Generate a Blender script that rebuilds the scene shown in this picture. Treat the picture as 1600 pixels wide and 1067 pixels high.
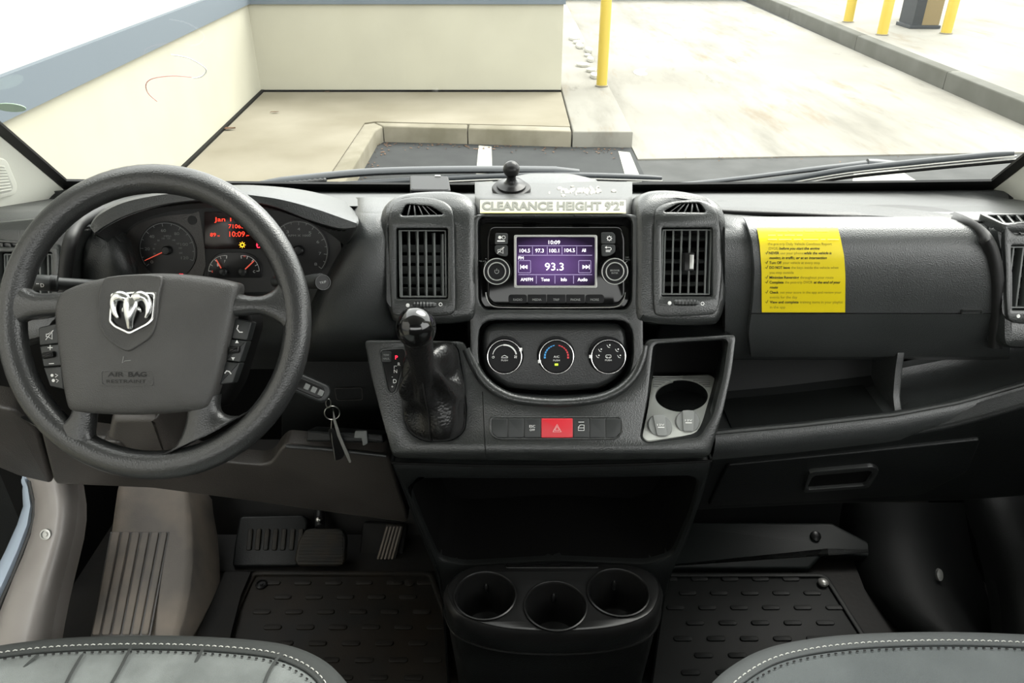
import bpy, bmesh, math, random
from mathutils import Vector as V
random.seed(7)
for o in list(bpy.data.objects):
    bpy.data.objects.remove(o)
SC = bpy.context.scene
COL = SC.collection
# ---------------------------------------------------------------- camera, sky, exposure
FPX = 1200.0
PITCH = math.radians(29.6)
CAM = V((0, 0, 1.32))
cam = bpy.data.objects.new('camera', bpy.data.cameras.new('camera'))
COL.objects.link(cam)
cam.location = CAM
cam.rotation_euler = (math.pi / 2 - PITCH, 0, 0)
cam.data.sensor_width = 36
cam.data.lens = 36 * FPX / 1600
cam.data.clip_start = 0.02
cam.data.clip_end = 200
SC.camera = cam
world = bpy.data.worlds.new('overcast_sky')
SC.world = world
world.use_nodes = True
bg = world.node_tree.nodes['Background']
bg.inputs[0].default_value = (.985, 1.0, .97, 1)
bg.inputs[1].default_value = 2.1
sun = bpy.data.objects.new('sun', bpy.data.lights.new('sun', 'SUN'))
COL.objects.link(sun)
sun.data.energy = 2.4
sun.data.angle = math.radians(40)
sun.data.color = (1.0, 0.975, 0.91)
sun.rotation_euler = V((-.42, -.50, -.76)).to_track_quat('-Z', 'Y').to_euler()
SC.view_settings.view_transform = 'Standard'
SC.view_settings.look = 'None'
SC.view_settings.gamma = 1
SC.view_settings.use_curve_mapping = False
SC.view_settings.exposure = 1.1

# ---------------------------------------------------------------- geometry helpers
FWD = V((0, math.cos(PITCH), -math.sin(PITCH)))
UPV = V((0, math.sin(PITCH), math.cos(PITCH)))
def ray(px, py):
    return FWD + V(((px - 800) / FPX, 0, 0)) - UPV * ((py - 533.5) / FPX)
def W(px, py, Y):
    r = ray(px, py); return CAM + r * (Y / r.y)
def WZ(px, py, Z):
    r = ray(px, py); return CAM + r * ((Z - CAM.z) / r.z)
def WD(px, py, D):
    return CAM + ray(px, py) * D

class Fr:
    """a plane in the scene: origin, right, up, normal towards the cab"""
    def __init__(s, O, u, v):
        s.O = O; s.u = u.normalized(); s.v = v.normalized(); s.n = s.u.cross(s.v).normalized()
    def pt(s, a, b, h=0):
        return s.O + s.u * a + s.v * b + s.n * h
    def loc(s, px, py):
        r = ray(px, py); t = (s.O - CAM).dot(s.n) / r.dot(s.n)
        d = CAM + r * t - s.O
        return (d.dot(s.u), d.dot(s.v))
    def px(s, px, py, h=0):
        a, b = s.loc(px, py); return s.pt(a, b, h)
    def scale(s, px, py):
        a = s.loc(px - 1, py); b = s.loc(px + 1, py); return 2 / abs(b[0] - a[0])
    def up(s, h):
        return Fr(s.O + s.n * h, s.u, s.v)
    def at(s, px, py, h=0):
        return Fr(s.px(px, py, h), s.u, s.v)
def plane(pyA, YA, pyB, YB, px=868):
    A = W(px, pyA, YA); B = W(px, pyB, YB); A.x = B.x = (A.x + B.x) / 2
    return Fr((A + B) / 2, V((1, 0, 0)), A - B)
def axis(O, n, hint=V((0, 0, 1))):
    n = n.normalized(); u = hint.cross(n)
    if u.length < 1e-4: u = V((1, 0, 0))
    u.normalize(); return Fr(O, u, n.cross(u))

def sm(p, n=4, closed=True):
    out = []; m = len(p)
    rng = range(m) if closed else range(m - 1)
    for i in rng:
        if closed:
            a, b, c, d = p[i - 1], p[i], p[(i + 1) % m], p[(i + 2) % m]
        else:
            a, b, c, d = p[max(i - 1, 0)], p[i], p[i + 1], p[min(i + 2, m - 1)]
        for k in range(n):
            t = k / n
            out.append(tuple(0.5 * (2 * b[j] + (c[j] - a[j]) * t + (2 * a[j] - 5 * b[j] + 4 * c[j] - d[j]) * t * t
                        + (3 * b[j] - a[j] - 3 * c[j] + d[j]) * t ** 3) for j in range(len(b))))
    if not closed: out.append(tuple(p[-1]))
    return out
def rrect(x0, y0, x1, y1, r, n=5):
    o = []
    r = min(r, abs(x1 - x0) / 2 - 1e-6, abs(y1 - y0) / 2 - 1e-6)
    for cx, cy, a in ((x1 - r, y1 - r, 0), (x0 + r, y1 - r, 90), (x0 + r, y0 + r, 180), (x1 - r, y0 + r, 270)):
        for k in range(n + 1):
            t = math.radians(a + 90 * k / n); o.append((cx + r * math.cos(t), cy + r * math.sin(t)))
    return o
def rpoly(p, r, n=4):
    """closed polygon with rounded corners"""
    o = []; m = len(p)
    for i in range(m):
        a, b, c = V(p[i - 1]), V(p[i]), V(p[(i + 1) % m])
        rr = min(r, (a - b).length * .45, (c - b).length * .45)
        s = b + (a - b).normalized() * rr; e = b + (c - b).normalized() * rr
        for k in range(n + 1):
            t = k / n; q = s * (1 - t) ** 2 + b * 2 * t * (1 - t) + e * t * t; o.append((q.x, q.y))
    return o
def circ(cx, cy, rx, ry=None, n=32, a0=0, a1=360):
    ry = ry or rx; full = abs(a1 - a0) >= 360
    m = n if full else n + 1
    return [(cx + rx * math.cos(math.radians(a0 + (a1 - a0) * k / n)), cy + ry * math.sin(math.radians(a0 + (a1 - a0) * k / n))) for k in range(m)]
def area(p):
    return sum(p[i - 1][0] * p[i][1] - p[i][0] * p[i - 1][1] for i in range(len(p))) / 2
def offset(p, d):
    """inset of a counter-clockwise outline by d"""
    o = []; m = len(p)
    for i in range(m):
        a, b, c = V(p[i - 1]), V(p[i]), V(p[(i + 1) % m])
        e1 = b - a; e2 = c - b
        if e1.length < 1e-9: e1 = e2
        if e2.length < 1e-9: e2 = e1
        n1 = V((-e1.y, e1.x)).normalized(); n2 = V((-e2.y, e2.x)).normalized()
        n = n1 + n2
        if n.length < 1e-6: n = n1
        n.normalize(); k = max(0.5, n.dot(n1))
        q = b + n * (d / k); o.append((q.x, q.y))
    return o
def resample(p, n):
    P = [V(q) for q in p] + [V(p[0])]
    L = [0]
    for i in range(len(P) - 1): L.append(L[-1] + (P[i + 1] - P[i]).length)
    o = []; j = 0
    for k in range(n):
        s = L[-1] * k / n
        while L[j + 1] < s: j += 1
        t = (s - L[j]) / max(L[j + 1] - L[j], 1e-9); o.append(tuple(P[j].lerp(P[j + 1], t)))
    return o
def lerp(a, b, t): return a + (b - a) * t
def interp(x, xs, ys):
    if x <= xs[0]: return ys[0]
    for i in range(len(xs) - 1):
        if x <= xs[i + 1]: return lerp(ys[i], ys[i + 1], (x - xs[i]) / (xs[i + 1] - xs[i]))
    return ys[-1]

_tc = {}
def glyphs(s, bold=0.0, shear=0.0):
    k = (s, bold, shear)
    if k not in _tc:
        c = bpy.data.curves.new('t', 'FONT'); c.body = s; c.offset = bold; c.shear = shear
        c.resolution_u = 3; c.fill_mode = 'FRONT'
        o = bpy.data.objects.new('t', c); COL.objects.link(o)
        m = o.to_mesh()
        _tc[k] = ([(v.co.x, v.co.y) for v in m.vertices], [tuple(f.vertices) for f in m.polygons])
        o.to_mesh_clear(); bpy.data.objects.remove(o); bpy.data.curves.remove(c)
    return _tc[k]

class MB:
    def __init__(s): s.v = []; s.f = []
    def add(s, vs, fs):
        k = len(s.v); s.v += [V(x) for x in vs]; s.f += [tuple(i + k for i in f) for f in fs]; return s
    def grid(s, rows, cu=False, cv=False, caps=False):
        n = len(rows[0]); m = len(rows); vs = [p for r in rows for p in r]; fs = []
        for i in range(m if cv else m - 1):
            for j in range(n if cu else n - 1):
                i2 = (i + 1) % m; j2 = (j + 1) % n
                fs.append((i * n + j, i * n + j2, i2 * n + j2, i2 * n + j))
        if caps:
            fs.append(tuple(range(n - 1, -1, -1))); fs.append(tuple((m - 1) * n + j for j in range(n)))
        return s.add(vs, fs)
    def slab(s, rows, d):
        """open grid given a thickness along vector d"""
        s.grid(rows); d = V(d); back = [[p + d for p in r] for r in rows]; s.grid(back)
        s.grid([rows[0], back[0]]); s.grid([rows[-1], back[-1]])
        s.grid([[r[0] for r in rows], [r[0] for r in back]]); s.grid([[r[-1] for r in rows], [r[-1] for r in back]])
        return s
    def prism(s, out, h0, h1, fr, bev=0, seg=3, px=True):
        p = [fr.loc(*q) for q in out] if px else list(out)
        if area(p) < 0: p.reverse()
        rings = [[fr.pt(a, b, h0) for a, b in p]]
        if bev:
            for k in range(seg + 1):
                t = math.pi / 2 * k / seg
                q = offset(p, bev * (1 - math.cos(t)))
                rings.append([fr.pt(a, b, h1 - bev * (1 - math.sin(t))) for a, b in q])
        else:
            rings.append([fr.pt(a, b, h1) for a, b in p])
        return s.grid(rings, cu=True, caps=True)
    def ring(s, outer, inner, h0, h1, fr, bev=0, n=None, px=True):
        if px: outer = [fr.loc(*q) for q in outer]; inner = [fr.loc(*q) for q in inner]
        if area(outer) < 0: outer = outer[::-1]
        if area(inner) < 0: inner = inner[::-1]
        if n or len(outer) != len(inner):
            n = n or 64
            outer = resample(outer, n); inner = resample(inner, n)
            c = V((sum(q[0] for q in inner) / n, sum(q[1] for q in inner) / n))
            co = V((sum(q[0] for q in outer) / n, sum(q[1] for q in outer) / n))
            d = (V(outer[0]) - co).normalized()
            j = max(range(n), key=lambda i: (V(inner[i]) - c).normalized().dot(d)); inner = inner[j:] + inner[:j]
        rows = []
        def lv(p, h): rows.append([fr.pt(a, b, h) for a, b in p])
        lv(outer, h0); lv(outer, h1 - bev)
        if bev: lv(offset(outer, bev * .3), h1 - bev * .3); lv(offset(outer, bev), h1); lv(offset(inner, -bev), h1); lv(offset(inner, -bev * .3), h1 - bev * .3)
        else: lv(inner, h1)
        if bev: lv(inner, h1 - bev)
        lv(inner, h0)
        return s.grid(rows, cu=True, cv=True)
    def holed(s, out, holes, h0, h1, fr, bev=0, px=True):
        c = bpy.data.curves.new('p', 'CURVE'); c.dimensions = '2D'; c.fill_mode = 'BOTH'
        for ol in [out] + holes:
            p = [fr.loc(*q) for q in ol] if px else ol
            sp = c.splines.new('POLY'); sp.points.add(len(p) - 1); sp.use_cyclic_u = True
            for q, w in zip(sp.points, p): q.co = (w[0] * 10, w[1] * 10, 0, 1)
        t = (h1 - h0) * 10
        c.bevel_depth = bev * 10; c.bevel_resolution = 1; c.offset = -bev * 10; c.extrude = t / 2 - bev * 10
        o = bpy.data.objects.new('p', c); COL.objects.link(o); m = o.to_mesh()
        s.add([fr.pt(v.co.x / 10, v.co.y / 10, (h0 + h1) / 2 + v.co.z / 10) for v in m.vertices], [tuple(f.vertices) for f in m.polygons])
        o.to_mesh_clear(); bpy.data.objects.remove(o); bpy.data.curves.remove(c)
        return s
    def tube(s, path, r, n=10, closed=False, flat=1.0, hint=V((0, 0, 1))):
        path = [V(p) for p in path]; m = len(path)
        R = r if isinstance(r, (list, tuple)) else [r] * m
        rows = []; u = None
        for i, p in enumerate(path):
            a = path[i - 1] if (i or closed) else p; b = path[(i + 1) % m] if (i < m - 1 or closed) else p
            t = (b - a).normalized()
            if u is None:
                u = hint.cross(t)
                if u.length < 1e-3: u = V((1, 0, 0)).cross(t)
            u = (u - t * u.dot(t)).normalized(); w = t.cross(u)
            rows.append([p + u * (R[i] * math.cos(2 * math.pi * k / n)) + w * (R[i] * flat * math.sin(2 * math.pi * k / n)) for k in range(n)])
        return s.grid(rows, cu=True, cv=closed, caps=not closed)
    def lathe(s, prof, fr, n=32, sy=1.0, caps=True):
        rows = []
        for r, h in prof:
            rows.append([fr.pt(r * math.cos(2 * math.pi * k / n), r * sy * math.sin(2 * math.pi * k / n), h) for k in range(n)])
        return s.grid(rows, cu=True, caps=caps)
    def ball(s, c, r, n=20, fr=None, sc=(1, 1, 1)):
        fr = fr or Fr(V(c), V((1, 0, 0)), V((0, 1, 0))); fr = Fr(V(c), fr.u, fr.v); rows = []
        for i in range(n // 2 + 1):
            t = -math.pi / 2 + math.pi * (i + .02) / (n // 2 + .04)
            rows.append([fr.pt(r * sc[0] * math.cos(t) * math.cos(2 * math.pi * k / n), r * sc[1] * math.cos(t) * math.sin(2 * math.pi * k / n), r * sc[2] * math.sin(t)) for k in range(n)])
        return s.grid(rows, cu=True, caps=True)
    def box(s, fr, a0, a1, b0, b1, h0, h1, bev=0):
        return s.prism([(a0, b0), (a1, b0), (a1, b1), (a0, b1)], h0, h1, fr, bev, 2, px=False)
    def text(s, t, S, x, y, cap, width=None, align='C', bold=0.0, shear=0.0, h=0.0006):
        """flat lettering: S maps picture-like (x right, y down) coordinates of a surface to space"""
        vs, fs = glyphs(t, bold, shear)
        if not vs: return s
        k = cap / 0.69
        x0 = min(v[0] for v in vs); x1 = max(v[0] for v in vs)
        kx = width / (x1 - x0) if width else k
        ox = {'C': -(x0 + x1) / 2, 'L': -x0, 'R': -x1}[align]
        return s.add([S(x + (vx + ox) * kx, y + cap / 2 - vy * k, h) for vx, vy in vs], fs)
    def flat(s, pts, S, h=0.0006):
        return s.add([S(a, b, h) for a, b in pts], [tuple(range(len(pts)))])
    def stroke(s, pts, w, S, h=0.0006, closed=False):
        m = len(pts); L = []; R = []
        for i in range(m):
            a = V(pts[i - 1] if (i or closed) else pts[i]); b = V(pts[(i + 1) % m] if (i < m - 1 or closed) else pts[i])
            d = b - a; n = V((-d.y, d.x)).normalized() * (w / 2); p = V(pts[i])
            L.append(S(p.x + n.x, p.y + n.y, h)); R.append(S(p.x - n.x, p.y - n.y, h))
        return s.grid([L, R], cu=closed)
    def build(s, name, mat, parent=None, ang=40, recalc=True):
        me = bpy.data.meshes.new(name)
        off = wloc(parent) if parent else V((0, 0, 0))
        me.from_pydata([v - off for v in s.v], [], s.f)
        bm = bmesh.new(); bm.from_mesh(me)
        bmesh.ops.remove_doubles(bm, verts=bm.verts, dist=1e-6)
        if recalc: bmesh.ops.recalc_face_normals(bm, faces=bm.faces)
        bm.to_mesh(me); bm.free()
        for p in me.polygons: p.use_smooth = True
        me.set_sharp_from_angle(angle=math.radians(ang))
        me.materials.append(MT[mat])
        o = bpy.data.objects.new(name, me); COL.objects.link(o)
        if parent: o.parent = parent
        return o
def bend(mb, fr, v0, k):
    for i, p in enumerate(mb.v):
        t = (p - fr.O).dot(fr.v) - v0
        if t > 0: mb.v[i] = p - fr.n * (k * t * t)
    return mb
def bend_low(mb, fr, v0, k):
    for i, p in enumerate(mb.v):
        t = v0 - (p - fr.O).dot(fr.v)
        if t > 0: mb.v[i] = p - fr.n * (k * t * t)
    return mb
def wloc(o):
    l = V(o.location)
    while o.parent: o = o.parent; l += V(o.location)
    return l
def tag(o, label, cat, group=None):
    o['label'] = label; o['category'] = cat
    if group: o['group'] = group
    return o
def thing(name, label, cat, loc, group=None):
    o = bpy.data.objects.new(name, None); COL.objects.link(o); o.location = loc; o.empty_display_size = .05
    return tag(o, label, cat, group)
def single(o, label, cat, group=None):
    """one-mesh thing: put its origin at the middle of its base"""
    vs = o.data.vertices
    xs = [v.co.x for v in vs]; ys = [v.co.y for v in vs]; zs = [v.co.z for v in vs]
    c = V(((min(xs) + max(xs)) / 2, (min(ys) + max(ys)) / 2, min(zs)))
    for v in vs: v.co -= c
    o.location = c
    return tag(o, label, cat, group)
def struct(o, label=None):
    o['kind'] = 'structure'
    if label: o['label'] = label
    return o
def copy_tree(o, parent=None):
    c = o.copy(); COL.objects.link(c); c.parent = parent
    for ch in [x for x in o.children]: copy_tree(ch, c)
    return c

# ---------------------------------------------------------------- materials
MT = {}
def mat(name, col, rough=.5, metal=0, bump=0, bscale=400, spec=.5, var=0, vscale=8, col2=None, emit=0, coat=0, kind='noise', detail=3):
    m = bpy.data.materials.new(name); m.use_nodes = True; MT[name] = m
    nt = m.node_tree; N = nt.nodes; L = nt.links; b = N['Principled BSDF']
    b.inputs['Base Color'].default_value = (*col, 1); b.inputs['Roughness'].default_value = rough
    b.inputs['Metallic'].default_value = metal; b.inputs['Specular IOR Level'].default_value = spec
    if coat: b.inputs['Coat Weight'].default_value = coat; b.inputs['Coat Roughness'].default_value = .05
    if emit: b.inputs['Emission Color'].default_value = (*col, 1); b.inputs['Emission Strength'].default_value = emit
    tc = N.new('ShaderNodeTexCoord')
    if var or col2:
        n = N.new('ShaderNodeTexNoise'); n.inputs['Scale'].default_value = vscale; n.inputs['Detail'].default_value = detail
        L.new(tc.outputs['Object'], n.inputs['Vector'])
        r = N.new('ShaderNodeValToRGB'); L.new(n.outputs['Fac'], r.inputs['Fac'])
        c2 = col2 or tuple(c * (1 - var) for c in col)
        r.color_ramp.elements[0].position = .35; r.color_ramp.elements[1].position = .65
        r.color_ramp.elements[0].color = (*col, 1); r.color_ramp.elements[1].color = (*c2, 1)
        L.new(r.outputs['Color'], b.inputs['Base Color'])
    if bump:
        if kind == 'voronoi':
            n = N.new('ShaderNodeTexVoronoi'); out = n.outputs['Distance']
        elif kind == 'wave':
            n = N.new('ShaderNodeTexWave'); out = n.outputs['Fac']
        else:
            n = N.new('ShaderNodeTexNoise'); n.inputs['Detail'].default_value = 1.5; out = n.outputs['Fac']
        n.inputs['Scale'].default_value = bscale
        L.new(tc.outputs['Object'], n.inputs['Vector'])
        bp = N.new('ShaderNodeBump'); bp.inputs['Strength'].default_value = bump; bp.inputs['Distance'].default_value = .001
        L.new(out, bp.inputs['Height']); L.new(bp.outputs['Normal'], b.inputs['Normal'])
    return m
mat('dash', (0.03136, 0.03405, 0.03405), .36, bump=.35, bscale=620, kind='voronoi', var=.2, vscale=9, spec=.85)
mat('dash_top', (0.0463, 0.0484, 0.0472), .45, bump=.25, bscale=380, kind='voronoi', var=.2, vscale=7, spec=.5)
mat('trim', (0.02419, 0.02646, 0.0257), .31, bump=.25, bscale=520, kind='voronoi', var=.2, vscale=14, spec=.85)
mat('soft', (0.0196, 0.021, 0.021), .34, bump=.2, bscale=520, kind='voronoi', spec=.6)
mat('wheel', (0.02053, 0.02121, 0.02121), .33, bump=.25, bscale=480, kind='voronoi', spec=.8)
mat('airbag', (0.0513, 0.05027, 0.04822), .45, bump=.35, bscale=650, kind='voronoi', var=.15, vscale=20, spec=.6)
mat('knee', (0.054, 0.048, 0.0432), .36, bump=.25, bscale=500, kind='voronoi', var=.3, vscale=9, spec=.7)  # brownish cast is the warm driver-side light, put into the colour
mat('lower', (0.0096, 0.0108, 0.0108), .42, bump=.25, bscale=480, kind='voronoi', var=.3, vscale=9, spec=.3)
mat('black', (.004, .004, .004), .6, spec=.1)
mat('gloss', (.003, .003, .003), .07, spec=.35)
mat('satin', (.009, .009, .009), .3, spec=.3)
mat('knob', (.006, .006, .006), .14, coat=.5)
mat('button', (.022, .024, .024), .4)
mat('red', (.62, .022, .035), .35)
mat('chrome', (.85, .85, .84), .1, metal=1)
mat('badge', (.88, .88, .87), .24, metal=1)
mat('arm', (.020, .024, .028), .38)
mat('knob_face', (.008, .008, .009), .45, spec=.2)
mat('deep', (.008, .009, .009), .6, spec=.25, bump=.2, bscale=400)
mat('seat_edge2', (.075, .081, .082), .85, bump=.3, bscale=900)
mat('steel', (.62, .61, .58), .28, metal=1)
mat('silver', (.46, .46, .44), .35, metal=.6)
mat('slat', (.11, .118, .114), .38)
mat('white', (.82, .82, .80), .5)
mat('ink_grey', (.30, .31, .30), .5)
mat('ink', (.02, .02, .01), .6)
mat('ink_mid', (.28, .22, .01), .6)
mat('ink_glare', (.75, .62, .12), .6)
mat('paper', (0.7905, 0.629, 0), .45)
mat('label', (0.2356, 0.23, 0.1851), .4)
mat('label_ink', (0.0663, 0.0702, 0.0507), .5)
mat('label_edge', (0.48, 0.42, 0.06), .4)
mat('socket', (0.216, 0.222, 0.216), .42, bump=.1, bscale=500)
mat('tray', (0.368, 0.376, 0.352), .5, bump=.15, bscale=600)
mat('leather', (.011, .011, .011), .27, bump=.5, bscale=260, kind='voronoi')
mat('seat_edge', (0.042, 0.0462, 0.0448), .85, bump=.3, bscale=900)
mat('fabric', (0.207, 0.225, 0.2196), .9, bump=.5, bscale=1100, kind='voronoi', col2=(0.135, 0.1476, 0.144), vscale=16)
mat('fabric2', (0.115, 0.1265, 0.1288), .9, bump=.5, bscale=1100, kind='voronoi', col2=(0.08625, 0.0966, 0.0989), vscale=7)
mat('stitch', (.62, .62, .58), .8)
mat('mat', (0.0088, 0.01012, 0.00968), .5, bump=.3, bscale=700, var=.3, vscale=10, spec=.3)
mat('mat_warm', (0.0121, 0.01155, 0.01045), .5, bump=.3, bscale=700, col2=(0.0187, 0.0143, 0.0099), vscale=9, spec=.3)
mat('floor', (0.003465, 0.003465, 0.00308), .6, bump=.4, bscale=90, col2=(0.006545, 0.00539, 0.00385), vscale=14, spec=.3)
mat('kick', (0.009, 0.012, 0.0115), .5, bump=.2, bscale=500, spec=.3)
mat('sill', (0.2835, 0.2625, 0.2478), .36, bump=.15, bscale=500, col2=(0.231, 0.21, 0.1974), vscale=8, spec=.7)
mat('arch', (0.2363, 0.198, 0.162), .6, bump=.25, bscale=300, col2=(0.135, 0.1215, 0.108), vscale=9)  # beige cast: warm light from the open door side, put into the colour
mat('pedal', (.016, .016, .015), .5, bump=.3, bscale=300, col2=(.030, .024, .016), vscale=30, spec=.3)
mat('pillar', (0.675, 0.675, 0.6), .75, bump=.1, bscale=300)
mat('grille', (.50, .50, .45), .7)
mat('headliner', (.55, .55, .50), .9)
mat('body', (.40, .47, .56), .25, coat=.3)
mat('cowl', (.08, .10, .12), .45)
mat('frit', (.004, .004, .004), .4)
mat('rubber', (.012, .012, .012), .5)
mat('wiper', (.030, .036, .040), .3)
mat('paint_wall', (0.3802, 0.3643, 0.2905), .85, bump=.08, bscale=60, var=.06, vscale=2)
mat('paint_white', (0.41, 0.4018, 0.369), .85)
mat('stripe', (.105, .128, .150), .7)
mat('concrete', (0.2026, 0.1839, 0.1388), .9, bump=.15, bscale=60, col2=(0.1425, 0.126, 0.08628), vscale=1.1, detail=8)
mat('concrete_ramp', (.205, .198, .172), .9, bump=.1, bscale=40, col2=(.15, .142, .118), vscale=.55, detail=7)
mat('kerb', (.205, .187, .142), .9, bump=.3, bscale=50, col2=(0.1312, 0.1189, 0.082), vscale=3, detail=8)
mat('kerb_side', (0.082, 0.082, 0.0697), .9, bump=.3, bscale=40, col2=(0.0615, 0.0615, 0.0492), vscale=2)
mat('asphalt', (0.01968, 0.02214, 0.02214), .9, bump=.4, bscale=130, col2=(0.01312, 0.01476, 0.01558), vscale=5, detail=8)
mat('asphalt_old', (0.0492, 0.05084, 0.0492), .9, bump=.4, bscale=130, col2=(0.03444, 0.03608, 0.03444), vscale=4, detail=8)
mat('road_paint', (0.3444, 0.3444, 0.3034), .8, col2=(0.2788, 0.2788, 0.2378), vscale=9)
mat('yellow', (0.41, 0.3034, 0.0369), .5)
mat('column_dark', (0.0164, 0.0205, 0.0246), .6)
mat('column_tan', (0.1804, 0.1394, 0.0697), .8)
mat('leaf', (.10, .050, .022), .8)
mat('litter', (.30, .29, .25), .7)
mat('screen_red', (1.0, .045, .02), .5, emit=1.0)
mat('lamp_red', (1.0, .02, .05), .5, emit=1.6)
mat('lamp_amber', (1.0, .50, .02), .5, emit=1.5)
mat('lamp_green', (.50, .95, .03), .5, emit=.9)
mat('lcd', (.014, .004, .004), .15)
mat('needle', (.85, .12, .07), .5, emit=.25)
mat('dial_face', (.012, .012, .013), .35)
mat('cluster', (.020, .020, .020), .45, bump=.3, bscale=900, kind='wave')
mat('blue', (.06, .30, .62), .5, emit=.1)
mat('screen_text', (.95, .93, 1.0), .5, emit=1.0)
mat('screen_line', (.45, .38, .60), .5, emit=.5)
m = mat('screen', (.006, .004, .008), .3, spec=.1)
nt = m.node_tree; b = nt.nodes['Principled BSDF']
g = nt.nodes.new('ShaderNodeTexGradient'); g.gradient_type = 'SPHERICAL'
tcn = nt.nodes.new('ShaderNodeTexCoord'); mp = nt.nodes.new('ShaderNodeMapping')
mp.inputs['Location'].default_value = (-.45, -.5, 0); mp.inputs['Scale'].default_value = (1.0, 0, 1.1); mp.inputs['Location'].default_value = (-.45, 0, -.5)
nt.links.new(tcn.outputs['Generated'], mp.inputs['Vector']); nt.links.new(mp.outputs['Vector'], g.inputs['Vector'])
rp = nt.nodes.new('ShaderNodeValToRGB'); rp.color_ramp.elements[0].color = (.008, .004, .016, 1); rp.color_ramp.elements[0].position = .35
rp.color_ramp.elements[1].color = (.19, .10, .32, 1)
nt.links.new(g.outputs['Fac'], rp.inputs['Fac']); nt.links.new(rp.outputs['Color'], b.inputs['Emission Color']); b.inputs['Emission Strength'].default_value = .45
m = bpy.data.materials.new('glass'); MT['glass'] = m; m.use_nodes = True
nt = m.node_tree; nt.nodes.clear()
o_ = nt.nodes.new('ShaderNodeOutputMaterial'); mx = nt.nodes.new('ShaderNodeMixShader'); tr = nt.nodes.new('ShaderNodeBsdfTransparent'); gl = nt.nodes.new('ShaderNodeBsdfGlossy')
gl.inputs['Roughness'].default_value = .02; mx.inputs[0].default_value = .04; tr.inputs[0].default_value = (.97, .985, .975, 1)
nt.links.new(tr.outputs[0], mx.inputs[1]); nt.links.new(gl.outputs[0], mx.inputs[2]); nt.links.new(mx.outputs[0], o_.inputs[0])

m = MT['concrete_ramp']; nt = m.node_tree; b = nt.nodes['Principled BSDF']; L = nt.links
src = b.inputs['Base Color'].links[0].from_socket
tcn = nt.nodes.new('ShaderNodeTexCoord')
def streak(scale, sx, sy, lo, hi, colr, src, rot=0):
    mp = nt.nodes.new('ShaderNodeMapping'); mp.inputs['Scale'].default_value = (sx, sy, 1); mp.inputs['Rotation'].default_value = (0, 0, rot)
    L.new(tcn.outputs['Object'], mp.inputs['Vector'])
    n = nt.nodes.new('ShaderNodeTexNoise'); n.inputs['Scale'].default_value = scale; n.inputs['Detail'].default_value = 5; n.inputs['Roughness'].default_value = .65
    L.new(mp.outputs['Vector'], n.inputs['Vector'])
    r = nt.nodes.new('ShaderNodeMapRange'); r.inputs['From Min'].default_value = lo; r.inputs['From Max'].default_value = hi; L.new(n.outputs['Fac'], r.inputs['Value'])
    mx = nt.nodes.new('ShaderNodeMix'); mx.data_type = 'RGBA'; L.new(r.outputs['Result'], mx.inputs['Factor']); L.new(src, mx.inputs['A']); mx.inputs['B'].default_value = (*colr, 1)
    return mx.outputs['Result']
c = streak(1.0, 1.5, .28, .52, .80, (.085, .078, .062), src, .05)
c = streak(1.3, 2.4, .45, .58, .80, (.125, .09, .05), c, .12)
c = streak(3.0, 1.5, .5, .62, .85, (.07, .065, .05), c, -.1)
L.new(c, b.inputs['Base Color'])
# ================================================================ OUTSIDE
GZ, SZ, IZ = -.55, -.40, -.34
HOR = Fr(V((0, 0, 0)), V((1, 0, 0)), V((0, 1, 0)))
def hz(z): return Fr(V((0, 0, z)), V((1, 0, 0)), V((0, 1, 0)))
def gp(px, py, z):
    w = WZ(px, py, z); return (w.x, w.y)
# ground: old asphalt everywhere, concrete lane at right
struct(MB().prism([(-30, -12), (40, -12), (40, 60), (-30, 60)], GZ - .3, GZ, HOR, px=False).build('ground', 'asphalt_old'), 'grey asphalt ground in front of the van')
patch = [(-1.2, 2.4), (1.05, 2.4), (1.05, 6.74), (-1.2, 6.95)]
struct(MB().prism(patch, GZ, GZ + .008, HOR, px=False).build('trim_1', 'asphalt'), 'newer dark asphalt bay between the kerb and the lane')
lane = [(1.06, 6.38), (4.95, 6.62), (5.15, 18.8), (1.06, 18.8)]
struct(MB().prism(lane, GZ, GZ + .012, HOR, px=False).build('lane', 'concrete_ramp'), 'pale stained concrete drive lane')
fl = MB().prism([(.4, 18.8), (5.6, 18.8), (5.6, 20.5), (.4, 20.5)], GZ, GZ + .5, HOR, px=False).build('trim_2', 'stripe')
struct(fl, 'blue grey edge at the far end of the lane')
# raised pavement with kerbs
pv = [(-2.8, 2.0), (-1.34, 2.0), (-1.34, 7.05), (-1.25, 7.1), (.52, 6.92), (.52, 8.45), (-2.8, 8.45)]
struct(MB().prism(pv, GZ, SZ, HOR, px=False).build('pavement', 'concrete'), 'beige concrete pavement in the wall corner')
struct(MB().prism([(.535, 6.76), (1.06, 6.76), (1.1, 18.8), (.535, 18.8)], GZ, SZ - .004, HOR, bev=.015, px=False).build('pavement', 'concrete_ramp'), 'pale concrete slab beside the yellow bollard')
kb = thing('kerb', 'worn beige concrete kerb around the dark asphalt bay', 'kerb', (-1.2, 6.9, GZ))
MB().prism([(-1.34, 2.0), (-1.2, 2.0), (-1.2, 4.6), (-1.34, 4.6)], GZ, SZ + .001, HOR, bev=.018, px=False).build('kerb_stone', 'kerb', kb)
MB().prism([(-1.34, 4.61), (-1.2, 4.61), (-1.2, 6.8), (-1.16, 6.93), (-1.25, 7.06), (-1.34, 7.0)], GZ, SZ + .001, HOR, bev=.018, px=False).build('kerb_stone', 'kerb', kb)
MB().prism([(-1.245, 7.07), (-1.15, 6.93), (-.4, 6.86), (-.4, 7.0)], GZ, SZ + .001, HOR, bev=.018, px=False).build('kerb_stone', 'kerb', kb)
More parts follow.
